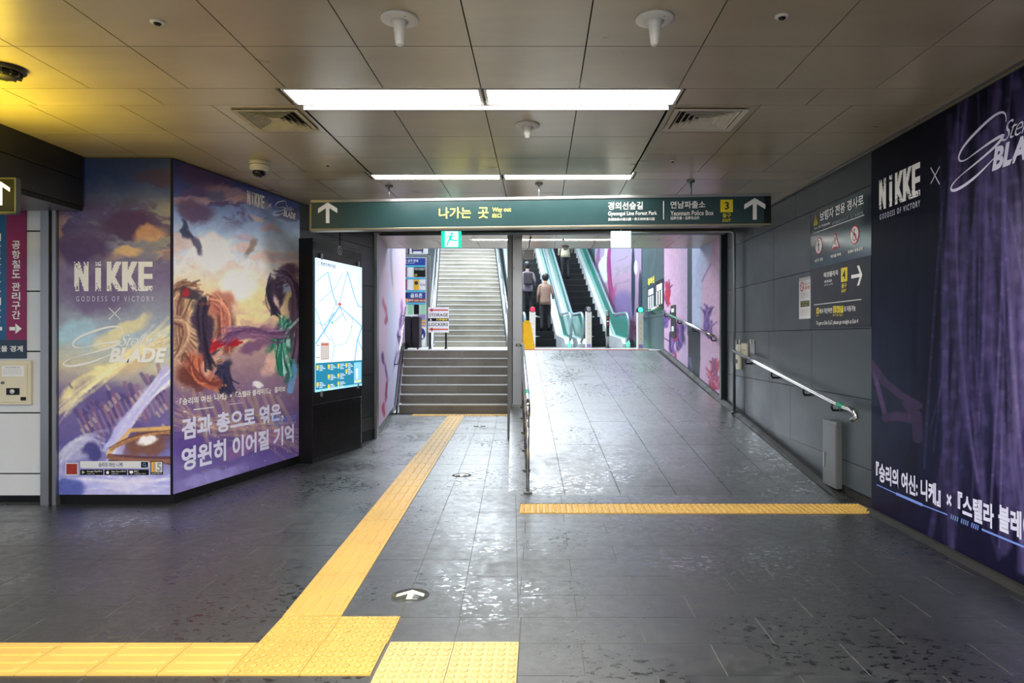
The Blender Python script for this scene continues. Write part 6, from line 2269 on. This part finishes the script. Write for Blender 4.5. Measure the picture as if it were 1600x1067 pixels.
flats(t, [rrect(-0.245, 0.245, z_of(501.8), z_of(497))], -0.002, M['black'], 'black_band')
T('&', (671.5, 497.6, 675, 501.2), M['txtwhite'], bold=0.01)
T('行李寄存', (681.5, 497.6, 699.5, 501.2), M['txtyellow'], bold=0.02)
for py_ in (484.4, 514.5):
    zc = z_of(py_)
    flats(t, [rrect(-0.15, 0.235, zc - 0.014, zc + 0.014), [(-0.235, zc), (-0.14, zc - 0.045), (-0.14, zc + 0.045)]], -0.003, M['txtred'], 'arrow')

# stacked black case
t = thing('black_case', 'tall black upright case standing on the landing by the left wall', 'case', ((643.5 - VPX) * 15.7 / F, 15.7, LAND))
MB().box(-0.17, -0.02, 0.0, 0.35, 0.03, 0.76).build('body', M['suitcase'], t, bevel=0.02)
MB().box(0.0, 0.17, 0.0, 0.35, 0.03, 0.76).build('body', M['suitcase'], t, bevel=0.02)
for s in (-0.13, 0.13):
    MB().lathe([(0.02, 0), (0.02, 0.03)], (0, 0, 0), 12).build('wheel', M['darkgrey'], t, loc=(s, 0.03, 0.0))

# shop directory wall with small adverts
YD = 17.9
PQ = Plane(((590 - VPX) * YD / F, YD), ((667 - VPX) * YD / F, YD))
dr = thing('shop_directory', 'tall shop directory board with rows of colourful adverts behind the black case', 'notice board', ((650 - VPX) * YD / F, YD, LAND))
ox = (650 - VPX) * YD / F
X_ = lambda px: (px - VPX) * YD / F - ox
Z_ = lambda py: EYE + (HOR - py) * YD / F - LAND
MB().box(X_(620), X_(666.5), 0.03, 0.09, Z_(541), Z_(402)).build('board', M['paper'], dr)
MB().box(X_(666.5), X_(671.5), 0.0, 0.10, Z_(541), Z_(397)).build('frame_post', M['steeldull'], dr)
MB().box(X_(620), X_(671.5), 0.0, 0.10, Z_(398), Z_(395.5)).build('frame_top', M['steeldull'], dr)


def ad(x0, x1, y0, y1, mat, label=None):
    return MB().box(X_(x0) + 0.01, X_(x1) - 0.01, 0.012, 0.03, Z_(y1), Z_(y0)).build('advert', M[mat], dr, label=label)


def dt(body, x0, x1, y0, y1, mat, **k):
    return lettering(dr, body, X_(x0), X_(x1), Z_(y1), Z_(y0), M[mat], 0.009, **k)


ad(622, 665, 403, 414, 'deepblue')
dt('역구간 상가 안내', 624, 653, 405, 409.5, 'txtwhite', bold=0.02)
dt('UNDERGROUND SHOP INFORMATION', 628, 647, 410.5, 411.8, 'txtwhite')
for y in (414.5, 433.6, 453.6, 472.8):
    ad(622, 665, y, y + 2.6, 'cyan')
ad(646, 665, 417.5, 432.5, 'signblack', 'dark advert panel')
dt('THE FOREST', 647, 664, 418.5, 422, 'txtwhite')
dt('23F', 647, 652, 428, 431.5, 'txtyellow')
ad(637, 645.5, 417.5, 432.5, 'paper')
ad(628, 636, 417.5, 432.5, 'plum')
ad(628, 636, 436.5, 453, 'plum')
ad(637, 645.5, 436.5, 453, 'paper')
ad(646, 655, 436.5, 453, 'amber')
flats(dr, [disc(X_(650.3), Z_(442), 0.05, 0.05)], 0.009, M['signface'], 'logo_print')
ad(656, 665, 436.5, 453, 'paper')
dt('CU', 656.5, 664.5, 443, 447, 'lilac', bold=0.04)
ad(628, 665, 457, 466, 'deepblue')
dt('골프존', 641, 660, 458.5, 465, 'txtwhite', bold=0.02)
ad(628, 636, 457, 472, 'orange')
ad(637, 665, 466.5, 472, 'brick')
dt('예약 333-1614', 638, 664, 467.6, 471, 'txtwhite', bold=0.02)
ad(637, 645.5, 476, 491, 'mint')
ad(646, 655, 476, 491, 'signblack')
ad(656, 665, 476, 491, 'mint')
ad(652, 665, 492, 510, 'lilac')
for r_ in range(2):
    for c_ in range(3):
        flats(dr, [rrect(X_(654 + 3.6 * c_), X_(656.6 + 3.6 * c_), Z_(503 + 5.2 * r_), Z_(499.5 + 5.2 * r_))], 0.009, M['amber'], 'advert_picture')
ad(652, 665, 512, 536, 'paper')
flats(dr, [disc(X_(658), Z_(522), 0.11, 0.16)], 0.0095, M['txtblue'], 'logo_print')
dt('24', 655.5, 661.5, 522, 530, 'txtwhite', bold=0.03)
lk = thing('locker_board', 'white board with a dark blue suitcase emblem reading lockers above the directory', 'sign', ((655 - VPX) * YD / F, YD - 0.3, LAND))
kx = lambda px: (px - 655) * (YD - 0.3) / F
kz = lambda py: EYE + (HOR - py) * (YD - 0.3) / F - LAND
MB().box(kx(641), kx(671), 0.0, 0.04, kz(396.5), kz(372)).build('board', M['paper'], lk)
flats(lk, [rrect(kx(646.5), kx(664.5), kz(392.5), kz(376))], -0.003, M['txtblue'], 'suitcase_emblem')
flats(lk, [rrect(kx(647), kx(648.8), kz(395.5), kz(392.5)), rrect(kx(662.2), kx(664), kz(395.5), kz(392.5))], -0.003, M['txtblue'], 'suitcase_emblem')
flats(lk, ring(kx(655.5), kz(383), 0.07, 0.05, 0.012), -0.005, M['txtwhite'], 'suitcase_emblem')
lettering(lk, 'LOCKERS', kx(648.5), kx(662.5), kz(390), kz(387), M['txtyellow'], -0.005, bold=0.01)
MB().box(kx(641), kx(643), 0.0, 0.06, kz(397), kz(372)).build('frame_post', M['steeldull'], lk)

# ================================================================== PEOPLE ON THE ESCALATORS
def person(loc, rz, label, top, legs, h=1.68, bag=False):
    t = thing('person', label, 'person', loc, rz)
    s = h / 1.70
    J = {'pel': (0, 0, 0.93), 'wai': (0, 0.0, 1.08), 'che': (0, 0.0, 1.28), 'nec': (0, -0.01, 1.44), 'nk2': (0, -0.005, 1.50),
         'hd1': (0, 0.0, 1.57), 'hd2': (0, 0.0, 1.66),
         'shl': (-0.17, 0, 1.38), 'ell': (-0.22, -0.02, 1.10), 'wrl': (-0.22, 0.10, 0.88), 'hal': (-0.21, 0.13, 0.81),
         'shr': (0.17, 0, 1.38), 'elr': (0.23, -0.02, 1.12), 'wrr': (0.26, 0.18, 1.02), 'har': (0.27, 0.25, 1.01),
         'hil': (-0.10, 0, 0.88), 'knl': (-0.11, 0.03, 0.48), 'anl': (-0.11, -0.01, 0.08), 'tol': (-0.12, 0.13, 0.035),
         'hir': (0.10, 0, 0.88), 'knr': (0.12, 0.10, 0.52), 'anr': (0.12, 0.06, 0.10), 'tor': (0.13, 0.20, 0.045)}
    R = {'pel': 0.14, 'wai': 0.125, 'che': 0.15, 'nec': 0.06, 'nk2': 0.052, 'hd1': 0.085, 'hd2': 0.085, 'shl': 0.065, 'ell': 0.048, 'wrl': 0.032, 'hal': 0.035, 'shr': 0.065, 'elr': 0.048, 'wrr': 0.032,
         'har': 0.035, 'hil': 0.095, 'knl': 0.062, 'anl': 0.042, 'tol': 0.035, 'hir': 0.095, 'knr': 0.062, 'anr': 0.042, 'tor': 0.035}
    E_ = ['pel wai', 'wai che', 'che nec', 'nec nk2', 'nk2 hd1', 'hd1 hd2', 'che shl', 'shl ell', 'ell wrl', 'wrl hal', 'che shr', 'shr elr', 'elr wrr', 'wrr har', 'pel hil', 'hil knl', 'knl anl', 'anl tol', 'pel hir', 'hir knr', 'knr anr', 'anr tor']
    ks = list(J)
    m = bpy.data.meshes.new('body')
    m.from_pydata([tuple(c * s for c in J[k_]) for k_ in ks], [(ks.index(e.split()[0]), ks.index(e.split()[1])) for e in E_], [])
    o = put(m, 'body')
    o.parent = t
    sk = o.modifiers.new('skin', 'SKIN')
    sk.use_smooth_shade = True
    lay = m.skin_vertices[0].data if m.skin_vertices else None
    if lay is None:
        bpy.context.view_layer.objects.active = o
        o.select_set(True)
        bpy.ops.mesh.customdata_skin_add()
        lay = m.skin_vertices[0].data
    for i, k_ in enumerate(ks):
        r = R[k_] * s
        fl = 0.72 if k_ in ('pel', 'wai', 'che') else 1.0
        lay[i].radius = (r, r * fl)
        lay[i].use_root = (k_ == 'pel')
    o.modifiers.new('smooth', 'SUBSURF').render_levels = 2
    o.modifiers[-1].levels = 1
    # body wears its clothes: skin at head and hands, trousers below the waist, coat between
    nt_ = NT('clothed_body')
    sp = nt_.n('ShaderNodeSeparateXYZ')
    nt_.l(nt_.n('ShaderNodeTexCoord').outputs['Object'], sp.inputs[0])
    mr = nt_.n('ShaderNodeMapRange')
    mr.inputs[1].default_value, mr.inputs[2].default_value = 0.0, 2.0
    nt_.l(sp.outputs[2], mr.inputs[0])
    rp = nt_.n('ShaderNodeValToRGB')
    rp.color_ramp.interpolation = 'CONSTANT'
    e = rp.color_ramp.elements
    e[0].position, e[0].color = 0.0, (*lin((24, 24, 26)), 1)
    e[1].position, e[1].color = 0.05 * s, (*lin(legs), 1)
    for p_, c_ in ((0.44 * s, top), (0.735 * s, (206, 160, 134))):
        x_ = e.new(p_)
        x_.color = (*lin(c_), 1)
    nt_.l(mr.outputs[0], rp.inputs[0])
    nt_.l(rp.outputs[0], nt_.p.inputs['Base Color'])
    nt_.p.inputs['Roughness'].default_value = 0.8
    m.materials.append(nt_.m)
    # hair: a cap over the back and top of the head
    mb = MB()
    mb.lathe([(0.060, -0.12), (0.098, -0.06), (0.106, 0.0), (0.100, 0.05), (0.070, 0.095), (0.02, 0.112)], (0, -0.012, 1.645), 16)
    mb.v = [tuple(c * s for c in p_) for p_ in mb.v]
    mb.build('hair', M['hair'], t)
    # coat skirt over the hips
    mb = MB()
    mb.lathe([(0.178, 0.80), (0.172, 0.92), (0.160, 1.08), (0.180, 1.28), (0.165, 1.36), (0.09, 1.43)], (0, 0, 0), 18)
    mb.v = [(p_[0] * s, p_[1] * 0.72 * s, p_[2] * s) for p_ in mb.v]
    mb.build('coat', simple('coat_' + name_of(top), top, 0.85, var=0.1), t)
    if bag:
        MB().box(-0.14, 0.14, -0.27, -0.12, 1.0 * s, 1.40 * s).build('backpack', M['bag'], t, bevel=0.04)
    return t


def name_of(c):
    return 'r%d' % (c[0] + c[1])


ex = (851 - VPX) * Y0E / F
e0 = Matrix.LocRotScale(Vector((ex, 19.0, LAND)), Matrix.Rotation(YAW, 3, 'Z').to_euler(), None)
ex2 = (938 - VPX) * Y0E / F
e1_ = Matrix.LocRotScale(Vector((ex2, 19.0, LAND)), Matrix.Rotation(YAW, 3, 'Z').to_euler(), None)


def on_esc(mt, x, k):
    y = 0.05 + 0.40 * k
    z = max(0.0, math.floor((y - 0.8) / 0.4 + 0.5) * 0.4 * SL) if y > 1.2 else 0.0
    return tuple(mt @ Vector((x, y + 0.18, z)))


person(on_esc(e0, 0.25, 4), YAW, 'person in a brown coat seen from behind, low on the left escalator', (134, 108, 94), (46, 42, 46), 1.72)
person(on_esc(e0, -0.22, 6), YAW, 'person in a mauve grey top with backpack, left side of the left escalator', (126, 116, 128), (34, 34, 42), 1.70, True)
person(on_esc(e1_, -0.2, 12), YAW, 'person in a pale olive coat higher up the right escalator', (168, 162, 140), (40, 40, 46), 1.66)
